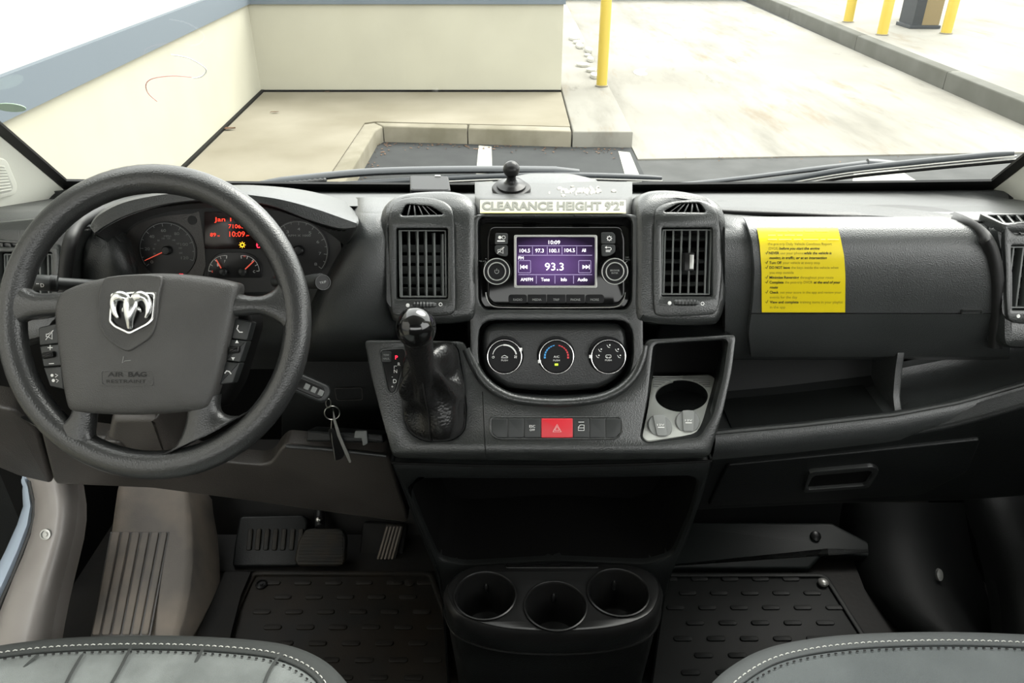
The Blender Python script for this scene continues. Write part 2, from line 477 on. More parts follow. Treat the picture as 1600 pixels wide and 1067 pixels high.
MB().prism([(-.39, 7.0), (-.39, 6.86), (.52, 6.76), (.52, 6.91)], GZ, SZ + .001, HOR, bev=.018, px=False).build('kerb_stone', 'kerb', kb)
# right island
isl = [(4.95, 5.0), (14, 5.0), (14, 30), (5.6, 30), (5.3, 19), (5.12, 12)]
struct(MB().prism(isl, GZ, IZ - .003, HOR, px=False).build('pavement', 'concrete_ramp'), 'pale concrete island across the lane')
kr = thing('kerb', 'long grey concrete kerb of the island right of the lane', 'kerb', (4.95, 9, GZ))
ks = [(4.93, 5.0), (4.97, 7.0), (5.02, 9.2), (5.08, 12), (5.2, 15.5), (5.3, 19)]
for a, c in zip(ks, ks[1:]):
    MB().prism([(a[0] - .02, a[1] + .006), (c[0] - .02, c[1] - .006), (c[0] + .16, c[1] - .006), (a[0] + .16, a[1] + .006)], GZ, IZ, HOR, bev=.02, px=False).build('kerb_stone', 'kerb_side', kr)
# walls
def wl(Y): return -2.49 - .0646 * (Y - 5.77)
def wallbox(a, b, t, z0, z1):
    n = V((b[1] - a[1], a[0] - b[0])).normalized() * t
    return [(a[0], a[1]), (b[0], b[1]), (b[0] + n.x, b[1] + n.y), (a[0] + n.x, a[1] + n.y)]
A0 = (wl(-3), -3.0); A1 = (wl(8.4), 8.4)
wleft = MB().prism([(A0[0], A0[1]), (A1[0], A1[1]), (A1[0] - .3, A1[1]), (A0[0] - .3, A0[1])], GZ, .46, HOR, px=False).build('wall_left', 'paint_wall')
struct(wleft, 'cream rendered side wall left of the van')
st = MB().prism([(A0[0] + .03, A0[1]), (A1[0] + .03, A1[1]), (A1[0] - .3, A1[1]), (A0[0] - .3, A0[1])], .46, .64, HOR, px=False).build('band', 'stripe', wleft)
MB().prism([(A0[0] - .01, A0[1]), (A1[0] - .01, A1[1]), (A1[0] - .3, A1[1]), (A0[0] - .3, A0[1])], .64, 2.8, HOR, px=False).build('upper_wall', 'paint_white', wleft)
MB().prism([(A0[0], A0[1]), (A1[0], A1[1]), (A1[0] + .03, A1[1]), (A0[0] + .03, A0[1])], SZ, SZ + .02, HOR, px=False).build('base_joint', 'black', wleft)
wback = MB().prism([(A1[0] - .3, 8.4), (.52, 8.4), (.52, 8.9), (A1[0] - .3, 8.9)], GZ, .455, HOR, px=False).build('wall_back', 'paint_wall')
struct(wback, 'low cream rendered wall facing the van')
MB().prism([(A1[0], 8.37), (.54, 8.37), (.54, 8.92), (A1[0], 8.92)], .455, .64, HOR, px=False).build('band', 'stripe', wback)
MB().prism([(A1[0], 8.375), (.52, 8.375), (.52, 8.4), (A1[0], 8.4)], SZ, SZ + .018, HOR, px=False).build('base_joint', 'black', wback)
# bollards and column
def bollard(px, py, z, r, label):
    x, y = gp(px, py, z)
    t = thing('bollard', label, 'bollard', (x, y, z), 'yellow steel bollards')
    f = hz(z); f = Fr(V((x, y, z)), f.u, f.v)
    MB().lathe([(r, 0), (r, 1.05), (r * .92, 1.09), (r * .6, 1.13), (.01, 1.14)], f, 24).build('post', 'yellow', t)
    MB().lathe([(r * 1.22, 0), (r * 1.22, .006), (r * 1.05, .012)], f, 24).build('base_collar', 'concrete', t)
bollard(940, 134, SZ, .058, 'pale yellow bollard standing beside the cream wall corner')
bollard(1325, 34, IZ, .075, 'yellow bollard on the island, leftmost of the group by the column')
bollard(1378, 54, IZ, .075, 'yellow bollard on the island, in front of the dark column')
bollard(1414, 30, IZ, .075, 'yellow bollard mostly hidden behind the dark column')
bollard(1478, 52, IZ, .075, 'yellow bollard on the island, just right of the tan column face')
x, y = gp(1438, 44, IZ)
cl = thing('column', 'square tan and dark blue column between the yellow bollards', 'column', (x, y, IZ))
f = Fr(V((x, y, IZ)), V((1, 0, 0)), V((0, 1, 0)))
MB().box(f, -.02, .25, -.05, .4, 0, 3.2).build('shaft', 'column_tan', cl)
MB().box(f, -.17, -.021, -.06, .4, 0, 3.2).build('side_panel', 'column_dark', cl)
MB().box(f, -.2, .27, -.075, .42, 0, .05, .01).build('plinth', 'column_dark', cl)
# painted lines
def paint(px4, z, label):
    pts = [gp(a, b, z) for a, b in px4]
    single(MB().prism(pts, z - .004, z, hz(0), px=False).build('painted_line', 'road_paint'), label, 'road marking')
paint([(748, 227), (768, 229), (770, 300), (741, 300)], GZ + .012, 'white painted bay line behind the ball mount')
paint([(966, 236), (984, 238), (1010, 300), (984, 300)], GZ + .012, 'white painted line at the lane corner')
paint([(1335, 262), (1400, 262), (1460, 300), (1330, 300)], GZ + .004, 'white painted triangle behind the long right wiper')
# litter and leaves
lb = MB()
for i in range(150):
    k = random.random()
    if k < .6: x, y, z = random.uniform(-1.15, 1.0), 0, GZ + .012; y = 6.92 - .1 * (x + 1.2) / 1.1 - abs(random.gauss(0, .09)) - .02
    elif k < .85: x, y, z = -1.19 + abs(random.gauss(0, .06)), random.uniform(5.6, 6.9), GZ + .012
    else: x, y, z = random.uniform(1.3, 4.9), 6.38 + random.gauss(0, .05), GZ + .016
    s = random.uniform(.008, .02); a = random.uniform(0, 6.28)
    c_, s_ = math.cos(a) * s, math.sin(a) * s
    lb.add([(x - c_, y - s_, z), (x + s_ * .5, y - c_ * .5, z + .006), (x + c_, y + s_, z + .002), (x - s_ * .5, y + c_ * .5, z + .004)], [(0, 1, 2, 3)])
ll = tag(lb.build('leaf_litter', 'leaf', recalc=False), 'scattered dry brown leaf crumbs along the kerb edge', 'leaves'); ll['kind'] = 'stuff'
def leaf(px, py, s, label):
    x, y = gp(px, py, SZ); q = MB()
    q.grid([[V((x + a, y + b * (1 - (a / s) ** 2) * .45 * s, SZ + .012 + .25 * abs(b) * s * .3 + .1 * a * a / s)) for b in (-1, -.3, .3, 1)] for a in [s * (-1 + k / 4) for k in range(9)]])
    q.tube([(x - s * 1.4, y, SZ + .01), (x - s, y, SZ + .014), (x + s, y, SZ + .016)], s * .06, 5)
    single(q.build('dry_leaf', 'leaf'), label, 'leaf')
leaf(356, 203, .07, 'curled brown leaf lying by the foot of the left wall')
leaf(430, 177, .035, 'small brown leaf on the open beige pavement')
leaf(512, 145, .025, 'tiny dark leaf at the foot of the low back wall')
x, y = gp(908, 90, SZ); q = MB()
for k in range(9):
    a = (x - .04 + random.uniform(-.1, .1) + .02 * k, y - 1.3 + .36 * k)
    q.prism(circ(a[0], a[1], random.uniform(.04, .09), random.uniform(.08, .2), 7), SZ, SZ + .02 + .02 * random.random(), hz(0), bev=.006, px=False)
single(q.build('debris_strip', 'litter'), 'grey crumbling debris strip between low wall and bollard', 'debris')
x, y = gp(1002, 115, GZ)
single(MB().prism(sm([(x - .05, y - .2), (x + .06, y - .12), (x + .04, y + .05), (x + .1, y + .25), (x - .02, y + .2), (x - .1, y + .0)], 3), GZ + .012, GZ + .02, hz(0), px=False).build('paper_scrap', 'white'), 'small white paper scrap lying on the concrete lane', 'litter')

# ================================================================ VAN SHELL
XC = .04
def bw(X):  # windscreen base line
    t = (X - XC) / .84
    return V((X, 1.57 - .24 * t * t, .800 + .085 * t * t))
def wsp(X, s):  # windscreen surface, s along the slope
    b = bw(X); return V((lerp(X, XC + (X - XC) * .90, s), b.y - .80 * s, b.z + .64 * s + .03 * math.sin(s * math.pi)))
XL, XR = -.80, .865
cols = [lerp(XL - .02, XR + .02, k / 24) for k in range(25)]
q = MB().grid([[wsp(X, s / 8) for X in cols] for s in range(9)])
ws = struct(q.build('window_1', 'glass'), 'large curved windscreen')
# black frit border as a part of the windscreen
fb = MB()
fb.slab([[wsp(X, s) + V((0, -.004, -.004)) for X in cols] for s in (-.02, .028)], (0, .003, .003))
sl = [k / 10 for k in range(11)]
fb.slab([[wsp(XL - .02 + d, s) + V((0, -.004, -.004)) for s in sl] for d in (0, .035)], (0, .003, .003))
fb.slab([[wsp(XR + .02 - d, s) + V((0, -.004, -.004)) for s in sl] for d in (0, .035)], (0, .003, .003))
fb.build('border', 'frit', ws)
fr_ = Fr(wsp(-.62, .08) + V((0, -.006, -.006)), V((1, 0, 0)), (wsp(-.62, .3) - wsp(-.62, .0)))
mk = MB()
def Swin(a, b, h): return fr_.pt(a / 1000, -b / 1000, h)
mk.stroke([(0, 0), (10, 0)], 5, Swin); mk.stroke([(0, 6), (10, 6)], 4, Swin)
for k in range(6): mk.stroke([(16 + k * 5, -1), (19 + k * 5, 3)], 2.5, Swin)
mk.build('maker_mark', 'ink_grey', ws)
# thin curved marks and a green oval on the glass
def onglass(px, py):
    r = ray(px, py); best = None
    X = 0
    for it in range(12):
        p0 = wsp(X, 0); p1 = wsp(X, 1); n = (p1 - p0).cross(V((1, 0, 0))).normalized()
        t = (p0 - CAM).dot(n) / r.dot(n); P = CAM + r * t; X = P.x + (X - P.x) * .2
    return P + V((0, -.004, -.004))
single(MB().tube([onglass(a, b) for a, b in sm([(268, 80), (292, 84), (312, 94), (323, 104), (316, 114), (302, 117)], 4, False)], .0009, 6).build('swirl_mark', 'white'), 'white curved swirl mark on the windscreen above the wheel', 'smear')
single(MB().tube([onglass(a, b) for a, b in sm([(300, 115), (270, 113), (240, 117), (229, 126), (232, 140), (246, 153)], 4, False)], .0007, 6).build('swirl_mark', 'label_edge'), 'thin reddish curved mark on the windscreen above the wheel', 'smear')
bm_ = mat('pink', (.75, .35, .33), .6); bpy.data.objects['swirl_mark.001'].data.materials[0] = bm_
mat('glass_oval', (.42, .55, .44), .5)
ctr = onglass(18, 162)
fs_ = Fr(ctr, V((1, 0, 0)), (wsp(-.7, .5) - wsp(-.7, .2)))
single(MB().prism(circ(0, 0, .021, .0125, 28), 0, .001, fs_, px=False).build('oval_mark', 'glass_oval'), 'small pale green oval mark on the windscreen edge', 'sticker')  # flat pale green oval set on the glass
# pillars, roof, doors
def pillar(sgn, name, label):
    X0 = XL if sgn < 0 else XR
    rows = []
    for s in [-.06 + k * .106 for k in range(11)]:
        e = wsp(X0 + sgn * .0, max(s, -.05))
        e = e + V((0, -.006, -.006))
        flare = max(0, .35 - s) / .41
        rows.append([e + V((sgn * .012, .02, 0)), e, e + V((sgn * .012, -.02, -.004)), e + V((sgn * .045, -.075 - .03 * flare, -.014 - .01 * flare)), e + V((sgn * .095, -.14 - .14 * flare, -.03 - .02 * flare)),
                     e + V((sgn * .15, -.17 - .22 * flare, -.04 - .03 * flare)), e + V((sgn * .19, -.14 - .1 * flare, -.03))])
    return struct(MB().slab(rows, (sgn * .02, .03, 0)).build(name, 'pillar', ang=70), label)
pl = pillar(-1, 'trim_3', 'cream padded left windscreen pillar with a small speaker grille')
from mathutils.bvhtree import BVHTree
bt_ = BVHTree.FromPolygons([v.co for v in pl.data.vertices], [tuple(p.vertices) for p in pl.data.polygons])
def on_pillar(px, py):
    h_ = bt_.ray_cast(CAM, ray(px, py).normalized()); return h_
h0, n0 = on_pillar(10, 284)[:2]
if h0 is not None:
    if n0.dot(ray(10, 284)) > 0: n0 = -n0
    pf_ = axis(h0, n0)
    MB().prism(rpoly([(-60, 235), (8, 248), (25, 288), (22, 303), (-60, 322)], 7), -.002, .004, pf_, .002).build('speaker_frame', 'pillar', pl)
    MB().prism(rpoly([(-60, 246), (4, 258), (18, 290), (15, 297), (-60, 314)], 5), .003, .0046, pf_, .001).build('speaker_mesh', 'grille', pl)
    for k in range(9): MB().tube([pf_.px(-40, 254 + k * 6, .005), pf_.px(3 + 1.4 * k, 258 + k * 4.4, .005)], .0008, 5).build('speaker_rib', 'pillar', pl)
pillar(1, 'trim_4', 'cream padded right windscreen pillar')
roof = MB().slab([[V((lerp(-.95, 1.03, i / 8), y, z - .04 * abs(i - 4) / 4)) for i in range(9)] for y, z in ((.86, 1.50), (.7, 1.60), (.4, 1.70), (-.6, 1.72))], (0, 0, .05))
struct(roof.build('ceiling', 'headliner'), 'pale cab headliner')
struct(MB().prism([(-1.0, -.6), (1.08, -.6), (1.08, 1.72), (-1.0, 1.72)], -.06, 0, hz(0), px=False).build('floor', 'floor'), 'dark dirty cab floor')
fw = Fr(V((0, 1.70, 0)), V((1, 0, 0)), V((0, 0, 1)))
struct(MB().box(fw, -1.0, 1.08, -.1, .76, -.04, 0).build('wall_front', 'black'), 'black bulkhead behind the dashboard')
for sg, nm, lb_ in ((-1, 'door_1', 'driver door with dark inner panel'), (1, 'door_2', 'passenger door with dark inner panel')):
    xx = -1.0 if sg < 0 else 1.08
    fd = Fr(V((xx, 0, 0)), V((0, 1, 0)), V((0, 0, 1)))
    if sg < 0:   # driver door stands open, swung forward
        fd = Fr(V((-1.03, 1.27, 0)), V((-1, -.15, 0)), V((0, 0, 1)))
        d = MB().box(fd, 0, 1.0, -.1, .86, -.04, .04, .01).build(nm, 'lower'); struct(d, 'open driver door with dark inner panel')
        MB().box(fd, .9, 1.0, .86, 1.6, -.02, .02).build('window_post', 'rubber', d)
    else:
        d = MB().box(fd, -.5, 1.2, -.1, .86, -.02, .02, .005).build(nm, 'lower'); struct(d, lb_)
        MB().box(fd, -.5, -.4, .86, 1.6, -.02, .02).build('window_post', 'rubber', d)
    fs2 = Fr(V((xx, 0, 0)), V((0, 1, 0)), V((0, 0, 1)))
    struct(MB().box(fs2, 1.2, 1.72, -.1, .74, -.02, .02).build('wall_side', 'black'), 'dark footwell side')

struct(MB().box(Fr(V((0, -.55, 0)), V((1, 0, 0)), V((0, 0, 1))), -1.0, 1.08, 0, .95, -.03, .0).box(Fr(V((0, -.55, 0)), V((1, 0, 0)), V((0, 0, 1))), -1.0, 1.08, 1.22, 1.76, -.03, .0).build('rear_light_blocker', 'lower'), 'added dark partition behind the cab seats, slotted to shape the light')  # added unseen wall; its slot lets a band of fill light reach the dash
# bonnet edge and scuttle outside the glass
def scut(X, dy, dz): b = bw(X); return b + V((0, dy, dz))
q = MB().slab([[scut(X, dy, dz) for X in cols] for dy, dz in ((.01, -.03), (.06, -.035), (.16, -.06), (.2, -.12))], (0, 0, -.02))
sc = thing('scuttle_panel', 'dark plastic scuttle panel below the windscreen', 'body panel', bw(XC) + V((0, .05, -.06)))
q.build('panel', 'rubber', sc)
# ================================================================ DASHBOARD
DB = thing('dashboard', 'charcoal plastic dashboard spanning the cab under the windscreen', 'dashboard', (XC, 1.2, .4))
def rows_px(rows, n=1):
    """rows: list of (list of (px,py), Y or list of Y)"""
    return [[W(a, b, (Y[i] if isinstance(Y, (list, tuple)) else Y)) for i, (a, b) in enumerate(p)] for p, Y in rows]
# --- top
xs = [lerp(-.9, .98, k / 36) for k in range(37)]
def toprow(py, Y, dz=0):
    r = W(868, py, Y); return [V((X, Y, r.z + dz)) for X in xs]
r0 = [bw(X) + V((0, .03, -.012)) for X in xs]; r1 = [bw(X) + V((0, -.02, -.004)) for X in xs]
def edgedrop(X): return 0
rowsT = [r0, r1, toprow(311, 1.30), toprow(322, 1.21), toprow(332, 1.14), toprow(341, 1.105), toprow(350, 1.09), toprow(362, 1.10)]
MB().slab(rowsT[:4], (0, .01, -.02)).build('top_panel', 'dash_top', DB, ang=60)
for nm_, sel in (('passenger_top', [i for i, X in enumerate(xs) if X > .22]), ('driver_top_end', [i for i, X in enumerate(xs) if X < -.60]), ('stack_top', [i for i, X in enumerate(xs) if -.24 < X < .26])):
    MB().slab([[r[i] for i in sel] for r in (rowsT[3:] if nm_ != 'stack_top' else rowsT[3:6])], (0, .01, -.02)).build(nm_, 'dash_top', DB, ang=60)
# back of the body so that gaps read dark
bk = Fr(V((0, 1.2, 0)), V((1, 0, 0)), V((0, 0, 1)))
MB().box(bk, -.95, 1.02, .42, .86, -.03, 0).build('inner_carrier', 'black', DB)
# --- passenger face surround + lid
GY = ([335, 345, 356, 375, 400, 440, 489, 520, 545, 557, 566], [1.10, 1.078, 1.058, 1.043, 1.035, 1.031, 1.030, 1.035, 1.046, 1.058, 1.085])
def lidY(py): return interp(py, *GY)
def S_lid(a, b, h=0): return W(a, b, lidY(b) - h * 1.05)
def pxgrid(lf, rt, pys, S, n=14, h=0):
    return [[S(lerp(lf(y), rt(y), k / n), y, h) for k in range(n + 1)] for y in pys]
pys = [338, 343, 348, 354, 360, 368, 376, 388, 400, 420, 440, 465, 489, 505, 520, 533, 545, 552, 557, 562]
lfL = lambda y: interp(y, [340, 352, 380, 420, 470, 520, 560], [1160, 1166, 1174, 1177, 1175, 1168, 1172])
rtL = lambda y: interp(y, [340, 352, 360, 370, 385, 420, 500, 545, 560], [1470, 1515, 1532, 1542, 1550, 1556, 1556, 1547, 1540])
MB().slab(pxgrid(lambda y: 1133, lambda y: interp(y, [338, 360, 400], [1560, 1572, 1578]), pys, S_lid, 20, -.014), (0, .02, 0)).build('glovebox_surround', 'dash', DB, ang=60)
lid = MB().slab(pxgrid(lambda y: lfL(y) + 2, lambda y: rtL(y) - 2, [y for y in pys if y >= 343 and y <= 489], S_lid, 24), (0, .012, 0)).build('glovebox_lid', 'dash', DB, ang=60)
lid['label'] = 'wide grained glovebox lid'
MB().slab(pxgrid(lambda y: lfL(y) + 2, lambda y: rtL(y) - 2, [490.5, 497, 505, 520, 533, 545, 552, 557], S_lid, 24), (0, .012, 0)).build('lower_lid', 'dash', lid, ang=60)
pb = MB().ring(rrect(1501, 483, 1535, 490.5, 2.5), rrect(1503, 484.6, 1533, 489, 1.5), 0, .002, plane(480, lidY(480) - .001, 495, lidY(495) - .001), n=40)
pb.build('badge_frame', 'trim', lid)
MB().text('AIRBAG', S_lid, 1518, 486.8, 3, 24, h=.0015).build('embossed_text', 'button', lid)
# --- upper flap
tp = plane(311, 1.30, 341, 1.105)
fl = sm([(1122, 334), (1112, 318), (1150, 314), (1250, 317), (1340, 323), (1420, 331), (1490, 341), (1532, 351), (1470, 349), (1350, 344), (1240, 339)], 4)
def topY(py): return interp(py, [300, 311, 322, 332, 341, 350], [1.42, 1.30, 1.21, 1.14, 1.105, 1.09])
def S_top(a, b, h=0): return W(a, b, topY(b)) + V((0, -.2 * h, h))
fx_ = [1114, 1120] + [1140 + 28 * k for k in range(14)] + [1532]
ft = lambda x: interp(x, [1112, 1120, 1150, 1250, 1340, 1420, 1490, 1534], [324, 316, 314, 316, 322, 330, 340, 349.5]); fbm = lambda x: interp(x, [1112, 1120, 1240, 1350, 1470, 1534], [327, 333, 338, 343, 348, 351])
MB().slab([[S_top(x, lerp(ft(x), fbm(x), t), .0055 * (1 if 0 < t < 1 else .3)) for x in fx_] for t in (0, .08, .3, .6, .92, 1)], (0, .002, -.004)).build('top_flap', 'dash_top', DB, ang=60)
MB().tube([S_top(a, b, .004) for a, b in sm([(1116, 330), (1124, 335.5), (1240, 340.5), (1350, 345.5), (1470, 350.5), (1540, 353)], 4, False)], .0042, 8).build('flap_seal', 'black', DB)
# black curved band between glovebox and outer vent
bd = sm([(1335, 322), (1400, 325), (1470, 334), (1515, 350), (1545, 375), (1559, 420), (1562, 480), (1558, 545)], 5, False)
bq = []
for i, (a, b) in enumerate(bd):
    a0, b0 = bd[max(i - 1, 0)]; a1, b1 = bd[min(i + 1, len(bd) - 1)]; d = V((-(b1 - b0), a1 - a0)).normalized(); w = min(8.5, 1 + .8 * i)
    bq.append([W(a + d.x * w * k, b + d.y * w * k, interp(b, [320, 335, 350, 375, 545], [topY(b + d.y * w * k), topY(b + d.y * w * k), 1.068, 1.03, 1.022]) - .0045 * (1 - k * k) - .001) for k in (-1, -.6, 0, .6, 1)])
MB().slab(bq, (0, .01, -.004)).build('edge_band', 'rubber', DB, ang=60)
# outer right end panel
pR = plane(345, 1.06, 540, 1.00)
MB().holed(rpoly([(1552, 352), (1700, 345), (1740, 500), (1700, 545), (1566, 545), (1566, 420)], 18), [rrect(1576, 382, 1661, 485, 3)], -.07, .004, pR, .012).build('end_panel', 'trim', DB)
# outer left end panel
pL = plane(340, 1.06, 480, 1.00)
MB().holed(rpoly([(-60, 350), (90, 335), (128, 350), (112, 400), (100, 520), (-60, 560)], 22), [rrect(1, 393, 85, 471, 3)], -.07, .002, pL, .012).build('end_panel', 'trim', DB)
bd = sm([(158, 330), (128, 346), (112, 372), (104, 410), (100, 460), (96, 520)], 5, False)
MB().tube([W(a, b, interp(b, [330, 346, 375, 520], [1.12, 1.06, 1.02, 1.0])) for a, b in bd], .0095, 10).build('edge_band', 'rubber', DB)
# --- driver face behind the cluster and inner bolster next to the stack
rw = []
for py, Y in ((335, 1.19), (350, 1.19), (400, 1.185), (470, 1.17), (530, 1.16), (560, 1.18), (600, 1.23)):
    rw.append([W(a, py, Y) for a in (90, 150, 250, 350, 450, 520)])
MB().slab(rw, (0, .015, 0)).build('driver_face', 'dash', DB)
rw = []
lf = lambda y: interp(y, [318, 345, 370, 400, 440, 470, 500, 540, 580], [560, 556, 546, 528, 506, 494, 480, 470, 462])
for py, Y in ((312, 1.26), (322, 1.18), (334, 1.12), (348, 1.085), (375, 1.068), (420, 1.055), (470, 1.045), (510, 1.045), (533, 1.055), (548, 1.09), (565, 1.15)):
    l = lf(py); rw.append([W(l - 6, py, Y + .07), W(l, py, Y + .03), W(l + 8, py, Y + .010), W(l + 22, py, Y), W(lerp(l, 612, .5), py, Y - .002), W(598, py, Y), W(614, py, Y + .012), W(622, py, Y + .06)])
MB().slab(rw, (0, .012, 0)).build('inner_bolster', 'dash', DB, ang=70)
# left bolster of the binnacle
rw = []
for py, Y in ((352, 1.10), (362, 1.07), (380, 1.055), (410, 1.045), (440, 1.045), (480, 1.06), (530, 1.1)):
    l = interp(py, [352, 380, 440, 530], [150, 132, 122, 110])
    r = interp(py, [352, 380, 440, 530], [185, 205, 222, 240])
    rw.append([W(l - 4, py, Y + .06), W(l, py, Y + .012), W(l + 10, py, Y), W(lerp(l, r, .5), py, Y), W(r - 22, py, Y + .004), W(r - 8, py, Y + .02), W(r, py, Y + .08)])
MB().slab(rw, (0, .01, 0)).build('left_bolster', 'dash', DB, ang=70)
# --- passenger shelf
sh = MB()
fz = .612
def lip(px): return interp(px, [1100, 1125, 1250, 1400, 1500, 1600, 1720], [682, 679, 668, 651, 632, 604, 565])
pxs = [1118 + k * 20 for k in range(31)]
lipY = lambda px: interp(px, [1120, 1400, 1600, 1720], [.985, .985, 1.0, 1.02])
rw = []
lp = [W(p, lip(p), lipY(p)) for p in pxs]
rb_ = [[V((a.x, y_, a.z + z_)) for a in lp] for y_, z_ in ((1.13, .12), (1.125, .03), (1.112, -.006), (1.09, -.014))]; MB().slab(rb_, (0, .006, -.006)).build('shelf_back', 'deep', DB, ang=50); rw.append([V((a.x, 1.092, a.z - .0142)) for a in lp])
rw.append([a + V((0, .022, -.014)) for a in lp]); rw.append([a + V((0, .016, -.001)) for a in lp]); rw.append([a + V((0, .010, .002)) for a in lp])
rw.append([a + V((0, .002, 0)) for a in lp])
rw.append([a + V((0, -.004, -.006)) for a in lp]); rw.append([a + V((0, -.006, -.03)) for a in lp]); rw.append([a + V((0, .0, -.045)) for a in lp])
MB().slab(rw, (0, .004, -.008)).build('passenger_shelf', 'dash', DB, ang=50)
MB().tube([a + V((0, .004, .001)) for a in lp], .0032, 10).build('shelf_lip', 'dash_top', DB)  # lip highlight added as a thin tube of paler plastic
MB().slab([[lerp_ for lerp_ in [W(lerp(1142, 1378, k / 8), 0, 1) * 0 + V((W(lerp(1150, 1385, k / 8), 655, 1.0).x, y, W(1260, lip(1260), .985).z - .010 + (W(lerp(1150, 1385, k / 8), lip(lerp(1150, 1385, k / 8)), .985).z - W(1260, lip(1260), .985).z))) for k in range(9)]] for y in (1.012, 1.095)], (0, 0, -.003)).build('ribbed_liner', 'mat', DB)
dv = Fr(V((W(1390, 600, 1.06).x, 0, 0)), V((0, 1, 0)), V((0, 0, 1)))
zl = W(1390, lip(1390), .985).z
MB().prism(sm([(1.015, zl - .016), (1.03, zl + .01), (1.045, zl + .05), (1.055, zl + .085), (1.08, zl + .11), (1.125, zl + .12), (1.12, zl - .01)], 3), -.006, .006, dv, .003, px=False).build('shelf_divider', 'dash', DB)
# scooped bowl right of the divider
rw = []
for j in range(9):
    t = j / 8
    rw.append([W(lerp(1402, 1720, k / 12), lip(lerp(1402, 1720, k / 12)) - 6 - 78 * t, 1.01 + .095 * math.sin(t * math.pi / 2) - (.02 if t > .9 else 0)) for k in range(13)])
MB().slab(rw, (0, .01, -.01)).build('storage_bowl', 'dash', DB, ang=60)
# lower passenger panel with drawer
pw = plane(690, .99, 800, 1.09)
lw = [(1118, 700)] + [(p, lip(p) + 34) for p in range(1130, 1721, 40)] + [(1720, 770), (1500, 785), (1300, 790), (1085, 800), (1095, 760)]
MB().prism(lw, -.03, -.002, pw, .008).build('lower_panel', 'lower', DB)
dr = MB().prism(rpoly([(1136, 724), (1340, 704), (1532, 684), (1510, 735), (1440, 770), (1290, 779), (1105, 788)], 6), -.004, .004, pw, .003).build('drawer_front', 'lower', DB)
hd = MB().ring(rpoly([(1262, 729), (1362, 720), (1372, 726), (1356, 754), (1252, 762)], 6), rpoly([(1268, 735), (1358, 727), (1362, 732), (1350, 750), (1258, 757)], 5), .0, .011, pw, .002, n=48).build('drawer_handle', 'soft', dr)
MB().prism(rpoly([(1266, 733), (1360, 725), (1364, 730), (1352, 752), (1256, 759)], 5), .002, .0045, pw).build('handle_recess', 'black', dr)
# --- driver lower panels
kp = plane(650, .99, 800, 1.07)
MB().prism(rpoly([(62, 672), (200, 690), (330, 716), (352, 722), (410, 727), (424, 722), (434, 706), (446, 694), (520, 700), (606, 710), (622, 760), (640, 818), (560, 808), (400, 785), (240, 764), (84, 757)], 10), -.03, .0, kp, .006).build('knee_panel', 'knee', DB)
MB().prism(rpoly([(-90, 620), (20, 640), (58, 672), (82, 757), (30, 745), (-30, 720), (-90, 690)], 8), -.04, .0, kp, .006).build('side_panel', 'knee', DB)
MB().tube([kp.px(a, b, .004) for a, b in ((448, 694), (520, 699), (604, 709))], .0035, 8).build('panel_ledge', 'soft', DB)
# open pocket above the knee panel with a fuse flap outline and a loose latch
MB().prism(rpoly([(440, 560), (600, 560), (614, 705), (440, 705)], 8), -.004, 0, plane(560, 1.17, 700, 1.14), .002).build('pocket_back', 'lower', DB)
MB().ring(rpoly([(522, 606), (566, 605), (567, 625), (526, 626)], 3), rpoly([(523, 607), (565, 606), (566, 624), (527, 625)], 3), 0, .001, plane(560, 1.166, 700, 1.136), n=40).build('fuse_flap', 'knee', DB)
lt = plane(660, 1.02, 700, 1.0)
MB().prism(rpoly([(480, 672), (598, 679), (600, 692), (478, 690)], 3), -.05, 0, lt, .003).build('pocket_sill', 'lower', DB)
MB().prism(rpoly([(556, 672), (574, 672), (576, 692), (568, 696), (566, 684), (554, 684)], 2), 0, .006, lt, .001).build('latch', 'slat', DB)
# --- binnacle hood
def hrow(pts, Y, n=5): return [W(a, b, y) for a, b, y in sm([(p[0], p[1], Y if not isinstance(Y, (list, tuple)) else Y[i]) for i, p in enumerate(pts)], n, False)]
HB = [(158, 352), (172, 330), (205, 312), (255, 299), (300, 293), (345, 290), (390, 289), (455, 294), (507, 304), (543, 318), (556, 334)]
HT = [(141, 352), (154, 333), (192, 313), (247, 301), (295, 297), (340, 297), (385, 300), (440, 308), (495, 323), (538, 338), (558, 345)]
HL = [(148, 365), (165, 353), (200, 336), (250, 321), (300, 314), (345, 313), (390, 316), (430, 324), (480, 343), (528, 357), (556, 356)]
HI = [(186, 388), (192, 362), (215, 344), (260, 330), (300, 326), (345, 324), (390, 325), (430, 329), (478, 345), (515, 365), (540, 385)]
MB().slab([hrow(HB, 1.24), hrow([((a[0] + b[0]) / 2, (a[1] * .6 + b[1] * .4)) for a, b in zip(HB, HT)], 1.13), hrow(HT, 1.02),
           hrow([(a[0], a[1] + 4) for a in HT], 1.008), hrow([(a[0], a[1] - 1) for a in HL], 1.005), hrow(HL, 1.012), hrow(HI, 1.10)], (0, .01, -.004)).build('binnacle_hood', 'dash', DB, ang=55)
MB().slab([hrow([(p[0], p[1] + 2) for p in HL], 1.02), hrow(HI, 1.12)], (0, .005, .003)).build('hood_lining', 'black', DB)
